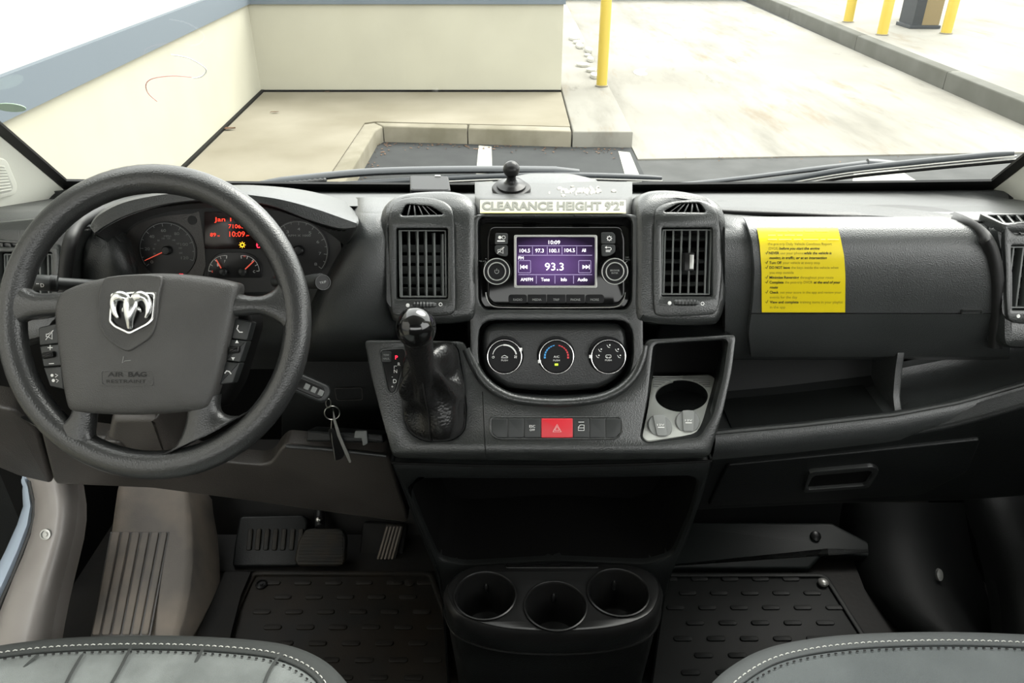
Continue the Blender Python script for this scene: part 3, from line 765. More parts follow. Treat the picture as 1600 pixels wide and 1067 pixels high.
# --- steering column shroud
cp = plane(650, .96, 720, .99)
MB().prism(rpoly([(172, 654), (247, 652), (262, 690), (272, 722), (160, 722)], 8), -.10, .0, cp, .012).build('column_shroud', 'knee', DB)
MB().prism(rpoly([(162, 686), (186, 687), (198, 700), (199, 722), (158, 722)], 6), -.02, .004, cp, .003).build('shroud_cap', 'knee', DB)
s_ = cp.at(181, 703, .004)
MB().lathe([(.0095, 0), (.0095, .002), (.006, .002), (.006, -.001), (.003, -.001), (.003, .002), (.0005, .002)], s_, 20).build('screw', 'soft', DB)
MB().tube([W(242, 520, 1.10), W(242, 560, .97)], .06, 24).build('column_tube', 'black', DB)

# ================================================================ CENTRE STACK
SP = plane(345, 1.09, 625, .985)
MB().holed(rpoly([(737, 335), (999, 335), (1004, 470), (1005, 560), (996, 592), (975, 614), (935, 629), (868, 633), (800, 629), (765, 616), (745, 594), (735, 560), (734, 470)], 14),
           [rpoly([(747, 338), (988, 338), (987, 470), (978, 484), (757, 484), (748, 470)], 14), rpoly([(748, 500), (988, 500), (990, 560), (980, 596), (945, 617), (868, 621), (791, 617), (756, 596), (747, 560)], 26)], -.03, .004, SP, .003).build('stack_panel', 'trim', DB)
MB().prism(rpoly([(728, 340), (1008, 340), (1008, 640), (728, 640)], 10), -.06, -.045, SP).build('stack_back', 'black', DB)
# vent pods
podL = sm([(594, 350), (600, 322), (622, 304), (660, 298), (705, 298), (733, 309), (744, 335), (745, 420), (745, 490), (722, 504), (660, 506), (614, 500), (603, 440), (596, 390)], 3)
podR = sm([(992, 335), (1001, 309), (1020, 297), (1060, 296), (1100, 304), (1124, 318), (1134, 345), (1139, 400), (1135, 460), (1124, 500), (1104, 508), (1050, 508), (1005, 504), (991, 490), (991, 420)], 3)
for pd, g_, t_ in ((podL, (620, 357, 700, 467), [(634, 319), (672, 322), (694, 335), (626, 337)]), (podR, (1033, 356, 1112, 463), [(1060, 318), (1095, 317), (1103, 332), (1036, 331)])):
    bend(MB().holed(pd, [rrect(g_[0] - 2, g_[1] - 2, g_[2] + 2, g_[3] + 2, 3), rpoly(t_, 4)], -.09, .010, SP, .012), SP, SP.loc(868, 345)[1], 13).build('vent_pod', 'trim', DB, ang=70)
# centre top pad with hump
rw = []
for py, Y in ((284, 1.34), (292, 1.27), (300, 1.215), (306, 1.17), (311, 1.135), (322, 1.118), (334, 1.098), (338, 1.096)):
    rw.append([W(a, py, Y + d) for a, d in ((742, .03), (749, .004), (760, 0), (820, -.004), (868, -.006), (920, -.004), (970, 0), (980, .004), (988, .03))])
MB().slab(rw, (0, .012, -.008)).build('top_pad', 'dash_top', DB, ang=60)
hp = []
for py, Y in ((271, 1.40), (276, 1.36), (284, 1.32), (293, 1.29)):
    k = interp(py, [271, 276, 284, 293], [.55, .86, .97, 1.0])
    hp.append([W(858 + (a * 84) * k, py + (abs(a) ** 6) * 4, Y + .06 * a * a) for a in [-1 + j / 6 for j in range(13)]])
MB().slab(hp, (0, .03, -.02)).build('sensor_hump', 'dash', DB, ang=60)

# centre trim panel
TP = plane(530, 1.03, 720, .93)
trim_out = rpoly([(569, 531), (640, 531), (726, 533), (738, 562), (750, 590), (772, 611), (806, 623), (868, 628), (930, 623), (968, 609), (992, 586), (1003, 556), (1008, 530), (1080, 526), (1150, 522), (1143, 580), (1130, 640), (1109, 716), (1040, 719), (868, 722), (700, 720), (614, 716), (596, 650), (580, 588)], 9, 3)
boot_out = rpoly([(640, 541), (714, 537), (722, 580), (729, 640), (726, 674), (708, 688), (664, 690), (640, 676), (631, 652), (634, 590)], 14)
pock_out = rpoly([(1021, 538), (1137, 530), (1128, 590), (1112, 650), (1092, 682), (1010, 692), (1000, 684), (1012, 620)], 9)
bend_low(MB().holed(trim_out, [boot_out, pock_out], -.022, .004, TP, .004), TP, TP.loc(868, 696)[1], 30).build('console_trim', 'trim', DB)
MB().prism(rpoly([(580, 560), (735, 560), (735, 712), (620, 712)], 10), -.05, -.04, TP).build('boot_floor', 'black', DB)
# seam in the trim
MB().tube([TP.px(a, b, .0042) for a, b in ((754, 612), (756, 660), (759, 716))], .0006, 5).build('seam', 'black', DB)
# pocket walls
pi = [TP.loc(*q) for q in pock_out]
MB().grid([[TP.pt(a, b, .001) for a, b in pi], [TP.pt(a, b, .001) + V((.036, .13, .012)) for a, b in pi]], cu=True).build('pocket_wall', 'lower', DB)
MB().prism(pock_out, -.001, 0, Fr(TP.O + V((.0, .125, .012)), TP.u, TP.v)).build('pocket_end', 'black', DB)
# rounded lip of the trim around the climate bowl
MB().tube([TP.px(a, b, .003) for a, b in sm([(730, 545), (742, 572), (756, 594), (778, 612), (810, 624), (868, 629), (928, 624), (964, 611), (988, 590), (1001, 564), (1006, 540)], 5, False)], .008, 12).build('bowl_lip', 'trim', DB)
# ================================================================ RADIO
RD = thing('radio', 'gloss black touchscreen radio in the centre stack', 'radio', SP.px(868, 485, -.01))
RF = SP.up(.0)
bend(MB().prism(rpoly([(747, 338), (989, 338), (987, 472), (977, 483), (758, 483), (749, 472)], 14), -.04, -.008, RF, .002), RF, RF.loc(868, 349)[1], 40).build('surround', 'gloss', RD)
MB().prism(rpoly([(766, 353), (971, 353), (977, 370), (977, 465), (965, 478), (772, 478), (760, 465), (760, 370)], 12), -.010, .001, RF, .004).build('faceplate', 'gloss', RD)
MB().tube([RF.px(a, b, -.003) for a, b in sm([(759, 457), (762, 470), (772, 479), (800, 480.5), (868, 481), (936, 480.5), (964, 479), (974, 470), (977, 457)], 4, False)], .0011, 6).build('chrome_trim', 'silver', RD)
S_R = lambda a, b, h=0: RF.px(a, b, h + .001)
scr = MB().prism([(806, 371), (929, 371), (931, 447), (804, 447)], -.002, .0014, RF).build('screen', 'screen', RD)
MB().ring(rrect(803, 367, 933, 450, 3), rrect(807, 370.5, 929, 446, 2), -.002, .0035, RF, .001).build('screen_frame', 'silver', RD)
q = MB()
for t, x, y, c, w in (('10:09', 866, 378.5, 5.6, 18), ('104.5', 820, 391.5, 5.6, 16), ('97.3', 843, 391.5, 5.6, 13), ('100.1', 866, 391.5, 5.6, 15), ('104.5', 890, 391, 5.6, 16), ('All', 912, 391, 5, 6),
                      ('FM', 814, 403, 4.6, 8), ('93.3', 866, 416.5, 11.5, 29), ('AM/FM', 823, 436.5, 5, 19), ('Tune', 852, 436.5, 5.2, 13), ('Info', 881, 436.5, 5.2, 9), ('Audio', 910, 436.5, 5.2, 15)):
    q.text(t, S_R, x, y, c, w, h=.0009, bold=.0)
for sg, cx in ((-1, 820), (1, 914)):
    for k in (0, 1): q.flat([(cx + sg * (k * 5 - 4 + 5), 417), (cx + sg * (k * 5 - 4), 413.8), (cx + sg * (k * 5 - 4), 420.2)], S_R, .0009)
    q.flat([(cx + sg * 6.2, 413.6), (cx + sg * 7, 413.6), (cx + sg * 7, 420.4), (cx + sg * 6.2, 420.4)], S_R, .0009)
q.build('screen_text', 'screen_text', scr)
q = MB()
for y in (384, 398.8, 429): q.stroke([(810, y), (925, y)], .5, S_R, .0008)
for x in (832, 855, 878, 901): q.stroke([(x, 385.5), (x, 397.5)], .5, S_R, .0008)
for x in (838, 867, 896): q.stroke([(x, 430.5), (x, 443)], .5, S_R, .0008)
for x in (810, 904): q.stroke(rrect(x, 407, x + 19, 426, 1), .4, S_R, .0008, True)
q.build('screen_lines', 'screen_line', scr)
bt = [rpoly([(774, 364), (793.5, 364.5), (793.5, 382), (773, 382)], 3), rpoly([(773, 383), (793.5, 383), (793.5, 401), (781, 400), (773, 394)], 4),
      rpoly([(939, 363), (957, 363), (961, 367), (961, 381), (939, 381)], 3), rpoly([(939, 382), (961, 382), (961, 394), (952, 400), (940, 401)], 4)]
icons = []
for i, o_l in enumerate(bt):
    b_ = MB().prism(o_l, -.001, .0035, RF, .001).build('button', 'button', RD)
    q = MB(); Sb = lambda a, b, h=0: RF.px(a, b, .0037 + h)
    if i == 0:
        q.flat(circ(781, 371, 2.6, n=12), Sb); q.stroke(circ(787, 371, 2.6, n=12), .7, Sb, closed=True); q.stroke([(777, 376.5), (789, 376.5)], 1.8, Sb)
    elif i == 1:
        q.stroke([(778, 390), (781, 390), (786, 386), (786, 396), (781, 393), (778, 393)], .8, Sb, closed=True); q.stroke([(777, 396), (788, 386)], .8, Sb)
    elif i == 2:
        q.stroke(circ(951.5, 372.5, 2.8, n=14), 1.1, Sb, closed=True)
        for k in range(8): a = k * .785; q.stroke([(951.5 + 3 * math.cos(a), 372.5 + 3 * math.sin(a)), (951.5 + 4.4 * math.cos(a), 372.5 + 4.4 * math.sin(a))], 1, Sb)
    else:
        q.stroke([(946, 386.5), (953, 386.5), (954.5, 388), (954.5, 389.5), (953, 391), (946, 391)], 1, Sb); q.flat([(944.5, 386.5), (947.5, 384.3), (947.5, 388.7)], Sb); q.stroke([(946, 393), (953, 393)], 1, Sb)
    q.build('icon', 'white', b_)
for cx, lab in ((776.5, 'power'), (958.5, 'browse')):
    kf = RF.at(cx, 423.5, .001); sc_ = 1 / RF.scale(cx, 423); r = 20.5 * sc_
    kn = MB().lathe([(r, 0), (r, .003), (r * .98, .013), (r * .9, .0155), (r * .72, .0155), (r * .70, .0145), (.0003, .0145)], kf, 36).build('volume_knob' if lab == 'power' else 'tuner_knob', 'knob_face', RD)
    MB().ring(circ(0, 0, r * 1.0, n=36), circ(0, 0, r * .93, n=36), .0125, .0158, kf, .0003, px=False).build('knob_ring', 'silver', kn)
    MB().ring(circ(0, 0, r * .70, n=36), circ(0, 0, r * .62, n=36), .0142, .0162, kf, .0003, px=False).build('inner_ring', 'silver', kn)
    q = MB(); Sk = lambda a, b, h=0: kf.pt(a * sc_, -b * sc_, .0147 + h)
    if lab == 'power':
        q.stroke([(3.2 * math.cos(math.radians(t)), 3.2 * math.sin(math.radians(t))) for t in range(-50, 231, 20)], .8, Sk); q.stroke([(0, -4.5), (0, -.5)], .8, Sk)
    else:
        q.text('BROWSE', Sk, 0, -1.6, 2.6, 14); q.text('ENTER', Sk, 0, 2.4, 2.6, 10)
    q.build('knob_print', 'ink_grey', kn)
for k in range(5):
    x0 = 794 + k * 30; b_ = MB().prism(rpoly([(x0 + .4, 460), (x0 + 29.6, 460), (x0 + 29.6, 474), (x0 + .4, 474)], 5 if k in (0, 4) else 1.5), -.001, .0018, RF, .0007).build('mode_button', 'knob_face', RD)
    MB().text(('RADIO', 'MEDIA', 'TRIP', 'PHONE', 'MORE')[k], S_R, x0 + 15, 468, 3.4, (14, 14, 9.5, 15, 13)[k], h=.0012).build('mode_text', 'ink_grey', b_)
q = MB(); q.text('VOLUME', S_R, 753.5, 408, 2, 11, h=-.0078); q.stroke([(758, 404.5), (765, 402.5)], .8, S_R, -.004); q.text('TUNE', S_R, 980, 402, 2, 7, h=-.0078); q.text('SCROLL', S_R, 980.5, 405.4, 2, 10, h=-.0078)
for c in ((757, 412, 4), (978.5, 411, 4)): q.stroke([(c[0] + 3, c[1] - 3), (c[0], c[1] - 1), (c[0] - .5, c[1] + 3)], .8, S_R, -.0078)
q.build('panel_print', 'ink_grey', RD)
for x0, x1 in ((815, 838), (897, 925)): MB().prism([(x0, 336), (x1, 336), (x1 - 2, 339.5), (x0 + 1, 339.5)], 0, .004, SP.up(.004), .001).build('clip', 'satin', RD)

# ================================================================ CLIMATE PANEL
CL = thing('climate_panel', 'black heater control panel with three round dials', 'control panel', SP.px(868, 621, -.02))
MB().prism(rpoly([(754, 506), (982, 506), (985, 560), (974, 590), (944, 611), (868, 615), (792, 611), (762, 590), (751, 560)], 26), -.044, -.010, SP, .012, 6).build('bezel', 'soft', CL)
CP = SP.up(-.010)
for i, cx in enumerate((788.5, 868.5, 948.5)):
    kf = CP.at(cx, 555, 0); sc_ = 1 / CP.scale(cx, 555); r = 27.5 * sc_
    dl = MB().lathe([(r * 1.08, 0), (r * 1.08, .002), (r, .004), (r, .014), (r * .97, .0165), (r * .86, .0175), (r * .85, .0168), (.0003, .0168)], kf, 44).build('dial', 'knob_face', CL)
    dl['label'] = ('fan speed dial', 'temperature dial with red and blue arcs', 'air direction dial')[i]
    MB().ring(circ(0, 0, r * .985, n=44), circ(0, 0, r * .925, n=44), .0145, .0182, kf, .0006, px=False).build('chrome_ring', 'chrome', dl)
    Sd = lambda a, b, h=0: kf.pt(a * sc_, -b * sc_, .0169 + h)
    def arc(r_, a0, a1, n=12): return [(r_ * math.cos(math.radians(a0 + (a1 - a0) * k / n)), -r_ * math.sin(math.radians(a0 + (a1 - a0) * k / n))) for k in range(n + 1)]
    q = MB(); q.text('PUSH', Sd, 0, 5.4 if i < 2 else 5.2, 2.6, 10)
    if i == 0:
        q.stroke(arc(18.5, 168, 95), 1.0, Sd); q.stroke(arc(18.5, 95, 12), 2.2, Sd); q.stroke(circ(-17.5, .5, 1.6, n=12), .6, Sd, closed=True)
        q.stroke([(-5, 1.5), (-4, -.5), (0, -2.4), (3, -.8), (5, 0), (5, 1.5)], .9, Sd, closed=True)
        for a in range(4): t = a * 1.57 + .5; q.flat([(17, 0), (17 + 2.5 * math.cos(t), 2.5 * math.sin(t)), (17 + 2.5 * math.cos(t + .8), 2.5 * math.sin(t + .8))], Sd)
    elif i == 1:
        q.text('A/C', Sd, 0, -.2, 3.4, 9)
    else:
        q.stroke(rrect(-4, -3, 4, 1.5, 1.4, 3), .8, Sd, closed=True); q.stroke([(-2, 2.5), (-2, -.5)], .6, Sd); q.stroke([(2, 2.5), (2, -.5)], .6, Sd)
        for a in (178, 142, 90, 38, 2):
            x_, y_ = 16.5 * math.cos(math.radians(a)), -16.5 * math.sin(math.radians(a))
            q.stroke([(x_ - 2.6, y_ - 2), (x_ - .5, y_ + 1.6), (x_ + 2, y_ + 2)], .8, Sd); q.flat(circ(x_ + 1.8, y_ - 1.8, 1.2, n=8), Sd)
    q.build('dial_print', 'white', dl)
    if i == 1:
        q = MB()
        for k in range(7): q.stroke(arc(18, 100 + k * 13, 110 + k * 13, 3), 1.4 + .25 * k, Sd)
        q.build('cold_arc', 'blue', dl)
        q = MB()
        for k in range(7): q.stroke(arc(18, 80 - k * 13, 70 - k * 13, 3), 1.4 + .25 * k, Sd)
        q.build('hot_arc', 'red', dl)
        MB().flat([(-2.5, 10.5), (2.5, 10.5), (2.5, 13.5), (-2.5, 13.5)], Sd).build('lamp', 'lamp_green', dl)
    a = math.radians((24, 196, 180)[i])
    pk = Fr(kf.pt(r * .99 * math.cos(a), r * .99 * math.sin(a), .012), kf.u, kf.v)
    MB().box(pk, -.0022, .0022, -.0022, .0022, 0, .006, .0005).build('pointer', 'white', dl)

# ================================================================ VENTS
VP_ = SP.up(.010)
def vent(label, out, tg, tgslats, gr, wheel, dot, rg, fr, nslat=6, tilt=0, broken=False, tab=None, group='dashboard air vents', bnd=None):
    def B(mb): return bend(mb, fr, fr.loc((gr[0] + gr[2]) / 2, bnd)[1], 13) if bnd else mb
    t = thing('air_vent', label, 'air vent', fr.px((gr[0] + gr[2]) / 2, gr[3] + 25, 0), group)
    tgo = rpoly(tg, 5); gro = rrect(*gr, 3)
    B(MB().holed(out, [tgo, gro], -.012, .006, fr, .003)).build('face', 'trim', t)
    MB().prism(gro, -.075, -.06, fr).build('duct', 'black', t)
    p = [fr.loc(*q_) for q_ in gro]
    MB().grid([[fr.pt(a, b, -.004) for a, b in p], [fr.pt(a, b, -.07) for a, b in p]], cu=True).build('duct_wall', 'black', t)
    B(MB().prism(tgo, -.06, -.05, fr)).build('demister_duct', 'black', t)
    for k in range(tgslats):
        s_ = (k + 1) / (tgslats + 1)
        xa = lerp(tg[0][0], tg[1][0], s_); ya = lerp(tg[0][1], tg[1][1], s_); xb = lerp(tg[-1][0], tg[2][0], s_); yb = lerp(tg[-1][1], tg[2][1], s_)
        a = V(fr.loc(xa, ya)); b = V(fr.loc(xb, yb)); w = .0011
        B(MB().prism([(a.x - w, a.y), (a.x + w, a.y), (b.x + w, b.y), (b.x - w, b.y)], -.014, .003, fr, .0006, 2, px=False)).build('demister_slat', 'trim', t)
    x0, y0, x1, y1 = gr
    # inner frame
    a0 = fr.loc(x0 + 2, y0 + 2); a1 = fr.loc(x1 - 2, y1 - 2)
    u0, u1, v1, v0 = a0[0], a1[0], a0[1], a1[1]
    MB().ring(rrect(u0, v0, u1, v1, .002), rrect(u0 + .0022, v0 + .0022, u1 - .0022, v1 - .0022, .001), -.02, -.002, fr, .0006, px=False).build('louvre_frame', 'slat', t)
    for k in range(5):
        v_ = lerp(v0, v1, (k + .75) / 5.6) if not broken else lerp(v0, v1, (k + .5) / 6.2)
        c = Fr(fr.pt((u0 + u1) / 2, v_, -.027), fr.u, (fr.v * math.cos(.5) + fr.n * math.sin(.5)))
        hw = (u1 - u0) / 2 - .001
        if broken: MB().box(c, -hw, hw, -.0065, .0065, -.0008, .0008, .0003).build('rear_louvre', 'slat', t)
        else: MB().box(c, -hw, hw, -.0016, .0016, -.008, .0, .0003).build('rear_louvre', 'slat', t)
    for k in range(nslat):
        s_ = (k + .5) / nslat if not broken else (k + .12) / (nslat - .3)
        uu = lerp(u0, u1, s_)
        ln = tilt if not (broken and k >= nslat - 1) else tilt
        c = Fr(fr.pt(uu, (v0 + v1) / 2, -.011), (fr.u * math.cos(ln) + fr.n * math.sin(ln)), fr.v)
        hv = (v1 - v0) / 2 - .001
        top = hv if not (broken and k >= nslat - 2) else hv * (.93 if k == nslat - 2 else .90)
        MB().box(c, -.0014, .0014, -hv, top, -.009, .009, .0007).build('louvre', 'slat', t)
    a = fr.loc(wheel[0], wheel[1]); b = fr.loc(wheel[2], wheel[3])
    cx, cy = (a[0] + b[0]) / 2, (a[1] + b[1]) / 2; L = abs(b[0] - a[0]) / 2; R = abs(a[1] - b[1]) / 2
    wf = Fr(fr.pt(cx, cy, .002), fr.v, fr.n)
    prof = []
    n = 15
    rowsw = []
    for i in range(n + 1):
        tt = -L + 2 * L * i / n; rad = R * (1 - .12 * (tt / L) ** 2) * (1.0 if i % 2 else .9); hgt = .008 * math.sqrt(max(0, 1 - .8 * (tt / L) ** 2)) * (1.0 if i % 2 else .85)
        rowsw.append([fr.pt(cx + tt, cy + rad * s1, hh) for s1, hh in ((-1, 0), (-1, hgt + .001), (-.4, hgt + .003), (.4, hgt + .003), (1, hgt + .001), (1, 0))])
    MB().grid(rowsw, caps=True).build('thumbwheel', 'button', t, ang=20)
    sc_ = 1 / fr.scale(*dot)
    MB().lathe([(3.0 * sc_, 0), (2.8 * sc_, .0006), (.0002, .0007)], fr.at(dot[0], dot[1], .006), 16).build('open_mark', 'white', t)
    MB().ring(circ(0, 0, 2.9 * sc_, n=18), circ(0, 0, 1.9 * sc_, n=18), 0, .0007, fr.at(rg[0], rg[1], .006), px=False).build('closed_mark', 'white', t)
    if tab:
        tf = fr.at(tab[0], tab[1], 0)
        tb = MB().box(tf, -.0075, .0075, -.0135, .0135, -.006, .010, .003).build('tab', 'satin', t)
        MB().box(tf, .000, .0062, -.0105, .0105, .009, .0115, .0012).build('tab_face', 'silver', tb)
    return t
vent('left centre air vent with bare vertical slats and missing tab', sm([(608, 345), (612, 322), (625, 311), (650, 307), (680, 310), (700, 319), (709, 338), (711, 400), (712, 470), (708, 489), (690, 493), (650, 494), (620, 492), (612, 480), (609, 420)], 3),
     [(634, 319), (672, 322), (694, 335), (626, 337)], 5, (620, 357, 700, 467), (645, 471, 683, 480.5), (638, 476.5), (689, 475), VP_, 6, -.25, True, bnd=345)
vent('right centre air vent with silver grey adjuster tab', sm([(1022, 340), (1027, 325), (1045, 316), (1075, 312), (1100, 313), (1115, 322), (1122, 345), (1127, 400), (1122, 470), (1116, 488), (1100, 492), (1060, 494), (1030, 493), (1021, 480), (1020, 400)], 3),
     [(1060, 318), (1095, 317), (1103, 332), (1036, 331)], 5, (1033, 356, 1112, 463), (1051, 467, 1090, 477.5), (1045, 473), (1096, 474), VP_, 6, .2, False, (1075, 409), bnd=345)
vent('outer passenger air vent at the right picture edge', sm([(1566, 360), (1575, 350), (1620, 345), (1690, 347), (1700, 370), (1700, 470), (1690, 500), (1640, 505), (1580, 503), (1570, 480), (1568, 420)], 3),
     [(1545 + 24, 353), (1660, 352), (1670, 366), (1582, 366)], 6, (1577, 383, 1660, 484), (1596, 487, 1640, 497), (1587, 493), (1650, 493), pR.up(.004), 6, .1)
vent('outer driver air vent behind the headlight stalk', sm([(-48, 380), (-30, 372), (40, 378), (80, 382), (96, 388), (97, 440), (92, 485), (70, 498), (-30, 500), (-50, 480)], 3),
     [(-30, 378), (40, 381), (45, 386), (-35, 386)], 5, (2, 394, 84, 470), (20, 476, 60, 486), (10, 481), (70, 481), pL.up(.002), 6, .1)
# small demister grille bars on the dash ends
ge = thing('demister_grille', 'small ribbed demister slot on the right dash end', 'vent grille', W(1585, 345, 1.075))
gp_ = plane(335, 1.12, 352, 1.07)
MB().holed(rpoly([(1528, 336), (1680, 334), (1700, 352), (1568, 354)], 6), [rpoly([(1541, 338), (1660, 337), (1672, 350), (1568, 351)], 4)], -.01, .003, gp_.up(.006), .001).build('frame', 'trim', ge)
MB().prism(rpoly([(1541, 338), (1660, 337), (1672, 350), (1568, 351)], 4), -.006, -.005, gp_.up(.006)).build('slot', 'black', ge)
for k in range(7):
    x = 1556 + k * 15
    MB().prism([(x, 337.5), (x + 4, 337.5), (x + 16, 351), (x + 12, 351)], -.004, .002, gp_.up(.006), .0005, 2).build('bar', 'trim', ge)

# ================================================================ SWITCH ROW
SW = thing('switch_panel', 'row of seven square dash switches with red hazard button', 'switch panel', TP.px(868, 690, 0))
MB().ring(rpoly([(764, 650), (973, 650), (973, 676), (962, 687), (776, 687), (764, 676)], 7), rpoly([(768, 653), (970, 653), (970, 675), (961, 684), (777, 684), (768, 675)], 6), -.002, .0055, TP, .0015, n=96).build('bezel', 'trim', SW)
bx_ = [768, 793.3, 818.5, 845, 895, 920.5, 945.5, 970]
for i in range(7):
    a, b_ = bx_[i] + .6, bx_[i + 1] - .6
    o_l = [(a, 653.5), (b_, 653.5), (b_, 683.5), (a, 683.5)]
    if i == 0: o_l = [(a, 653.5), (b_, 653.5), (b_, 683.5), (a + 8, 683.5), (a, 675)]
    if i == 6: o_l = [(a, 653.5), (b_, 653.5), (b_, 675), (b_ - 8, 683.5), (a, 683.5)]
    k = MB().prism(rpoly(o_l, 1.5), -.004, .006 if i == 3 else .0052, TP, .001).build('hazard_button' if i == 3 else 'switch', 'red' if i == 3 else 'button', SW)
    Ss = lambda a, b, h=0: TP.px(a, b, .0063 + h)
    q = MB()
    if i == 2: q.text('ESC', Ss, 831.5, 665.5, 3.8, 9); q.text('OFF', Ss, 831.5, 671, 3.4, 8)
    if i == 3:
        for s_ in (6.5, 3.5): q.stroke([(870, 669 - s_), (870 + s_ * 1.0, 669 + s_ * .8), (870 - s_ * 1.0, 669 + s_ * .8)], .7, Ss, closed=True)
    if i == 4: q.stroke([(903, 672), (903, 667), (906, 663.5), (912, 663.5), (912, 672)], .9, Ss, closed=True); q.stroke([(903, 668), (912, 668)], .8, Ss); q.stroke([(903, 659), (912, 659)], .8, Ss)
    if q.v: q.build('symbol', 'white', k)

# ================================================================ GEAR SELECTOR
GS = thing('gear_selector', 'black gear lever with glossy ball knob and leather boot', 'gear lever', TP.px(680, 690, 0))
bo = resample([TP.loc(*q_) for q_ in boot_out], 48)
neck = W(660, 572, .915); kc = W(650, 512, .885); dirn = (kc - neck).normalized()
nf = axis(neck, dirn, V((0, 1, 0)))
cb = V((sum(p[0] for p in bo) / 48, sum(p[1] for p in bo) / 48))
rows = []
for j in range(17):
    t = j / 16; row = []
    for i, p in enumerate(bo):
        base = TP.pt(p[0], p[1], .0)
        d = V(p) - cb; ang = math.atan2(d.y, d.x)
        nk = neck + (TP.u * math.cos(ang) + TP.v * math.sin(ang)) * .0165
        s_ = t ** 1.0
        shp = base.lerp(nk, s_ ** 1.25)
        bulge = math.sin(math.pi * min(1, t * 1.25) ** .7) * .012 * (1 - t)
        fold = .0065 * math.sin(ang * 5 + 1.2 + t * 3.0) * math.sin(math.pi * t) + .005 * math.sin(ang * 3 - 4 * t) * math.sin(math.pi * t) + .0045 * math.sin(9 * t + 2.3 * math.sin(ang * 2)) * math.sin(math.pi * t)
        out = (base - TP.pt(cb.x, cb.y, 0)).normalized()
        shp += TP.n * (bulge + fold * .8) + out * (fold + bulge * .25)
        row.append(shp)
    rows.append(row)
bt_ = MB().grid(rows, cu=True).build('boot', 'leather', GS, ang=80)
ssm = bt_.modifiers.new('smooth', 'SUBSURF'); ssm.levels = 1; ssm.render_levels = 1
i0 = min(range(48), key=lambda i: bo[i][1] + abs(bo[i][0] - TP.loc(674, 690)[0]) * .6)
MB().tube([rows[j][i0] + TP.n * .0012 for j in range(17)], .0011, 6).build('boot_seam', 'rubber', GS)
MB().ring(boot_out, [tuple(V((675, 615)).lerp(V(p), .965)) for p in boot_out], .002, .0065, TP, .0015).build('boot_frame', 'satin', GS)
MB().tube([neck - dirn * .03, neck, neck + dirn * .012, neck + dirn * .024, kc - dirn * .012], [.0165, .0165, .0175, .018, .021], 20).build('collar', 'leather', GS)
MB().ball(kc, .0265, 28, axis(kc, dirn), (1, 1, 1.12)).build('ball_knob', 'knob', GS)
# PRND plate
ppl = MB().prism(rpoly([(595, 548), (633, 545), (634, 556), (619, 609), (613, 614), (608, 609)], 6), .003, .006, TP, .001).build('range_plate', 'satin', GS)
St = lambda a, b, h=0: TP.px(a, b, .0062 + h)
MB().ring(rpoly([(592, 545), (636, 542), (637, 557), (621, 612), (613, 618), (606, 611)], 7), rpoly([(595, 548), (633, 545), (634, 556), (619, 609), (613, 614), (608, 609)], 6), .002, .0068, TP, .001, n=60).build('plate_rim', 'trim', ppl)
tb_ = MB().prism(rrect(597, 549, 613, 566, 3), .005, .008, TP, .001).build('tow_button', 'button', ppl)
q = MB()
for t_, x, y, c in (('R', 624.5, 569, 5), ('N', 619, 580, 5.5), ('-', 614, 588, 5), ('D', 618, 595.5, 6), ('+', 614, 604, 4.5)): q.text(t_, St, x, y, c)
q.stroke([(621, 572), (617, 572), (617, 576)], .8, St); q.build('range_letters', 'white', ppl)
MB().text('TOW', lambda a, b, h=0: TP.px(a, b, .0082 + h), 605, 555, 3, 9).text('HAUL', lambda a, b, h=0: TP.px(a, b, .0082 + h), 605, 560.5, 3, 10).build('tow_text', 'ink_grey', ppl)
MB().text('P', St, 620.5, 558.5, 6).build('park_letter', 'lamp_red', ppl)

# ================================================================ GREY CUP TRAY AND SOCKETS
GT = thing('cup_tray', 'light grey moulded tray with round cup hole', 'tray', W(1050, 690, .95))
gpn = plane(588, 1.068, 692, .9425)
tout = rpoly([(1019, 589), (1110, 586), (1120, 595), (1112, 645), (1092, 679), (1012, 690), (1003, 684), (1012, 640)], 8)
chole = circ(1065, 619, 41, 25, 40)
MB().holed(tout, [chole], -.006, .002, gpn, .0015).build('tray_plate', 'tray', GT)
pc = [gpn.loc(*q_) for q_ in chole]
MB().grid([[gpn.pt(a, b, .0) for a, b in pc], [gpn.pt(a * .98, b * .98, -.045) for a, b in pc]], cu=True).build('cup_wall', 'lower', GT)
MB().prism([gpn.pt(a, b, 0) and (a * 1.0, b * 1.0) for a, b in pc], -.05, -.044, gpn, px=False).build('cup_mat', 'pedal', GT)
q = MB()
for i in range(9):
    for j in range(5):
        x = 1030 + i * 8.2 + (j % 2) * 4; y = 617 + j * 5.2
        if ((x - 1065) / 36) ** 2 + ((y - 622) / 22) ** 2 < 1:
            c = gpn.loc(x, y); q.lathe([(.0024, 0), (.0022, .0012), (.0004, .0014)], Fr(gpn.pt(c[0], c[1], -.0438), gpn.u, gpn.v), 8)
q.build('mat_studs', 'floor', GT)
for k in range(6):
    y = 589.5 + k * 3.2
    for xa, xb in ((1020, 1065 - math.sqrt(max(0, 1 - ((y - 619) / 25) ** 2)) * 41 - 2), (1065 + math.sqrt(max(0, 1 - ((y - 619) / 25) ** 2)) * 41 + 2, 1109)):
        if xb > xa + 2: MB().tube([gpn.px(xa, y, .002), gpn.px(xb, y, .002)], .0011, 6).build('tray_rib', 'socket', GT)
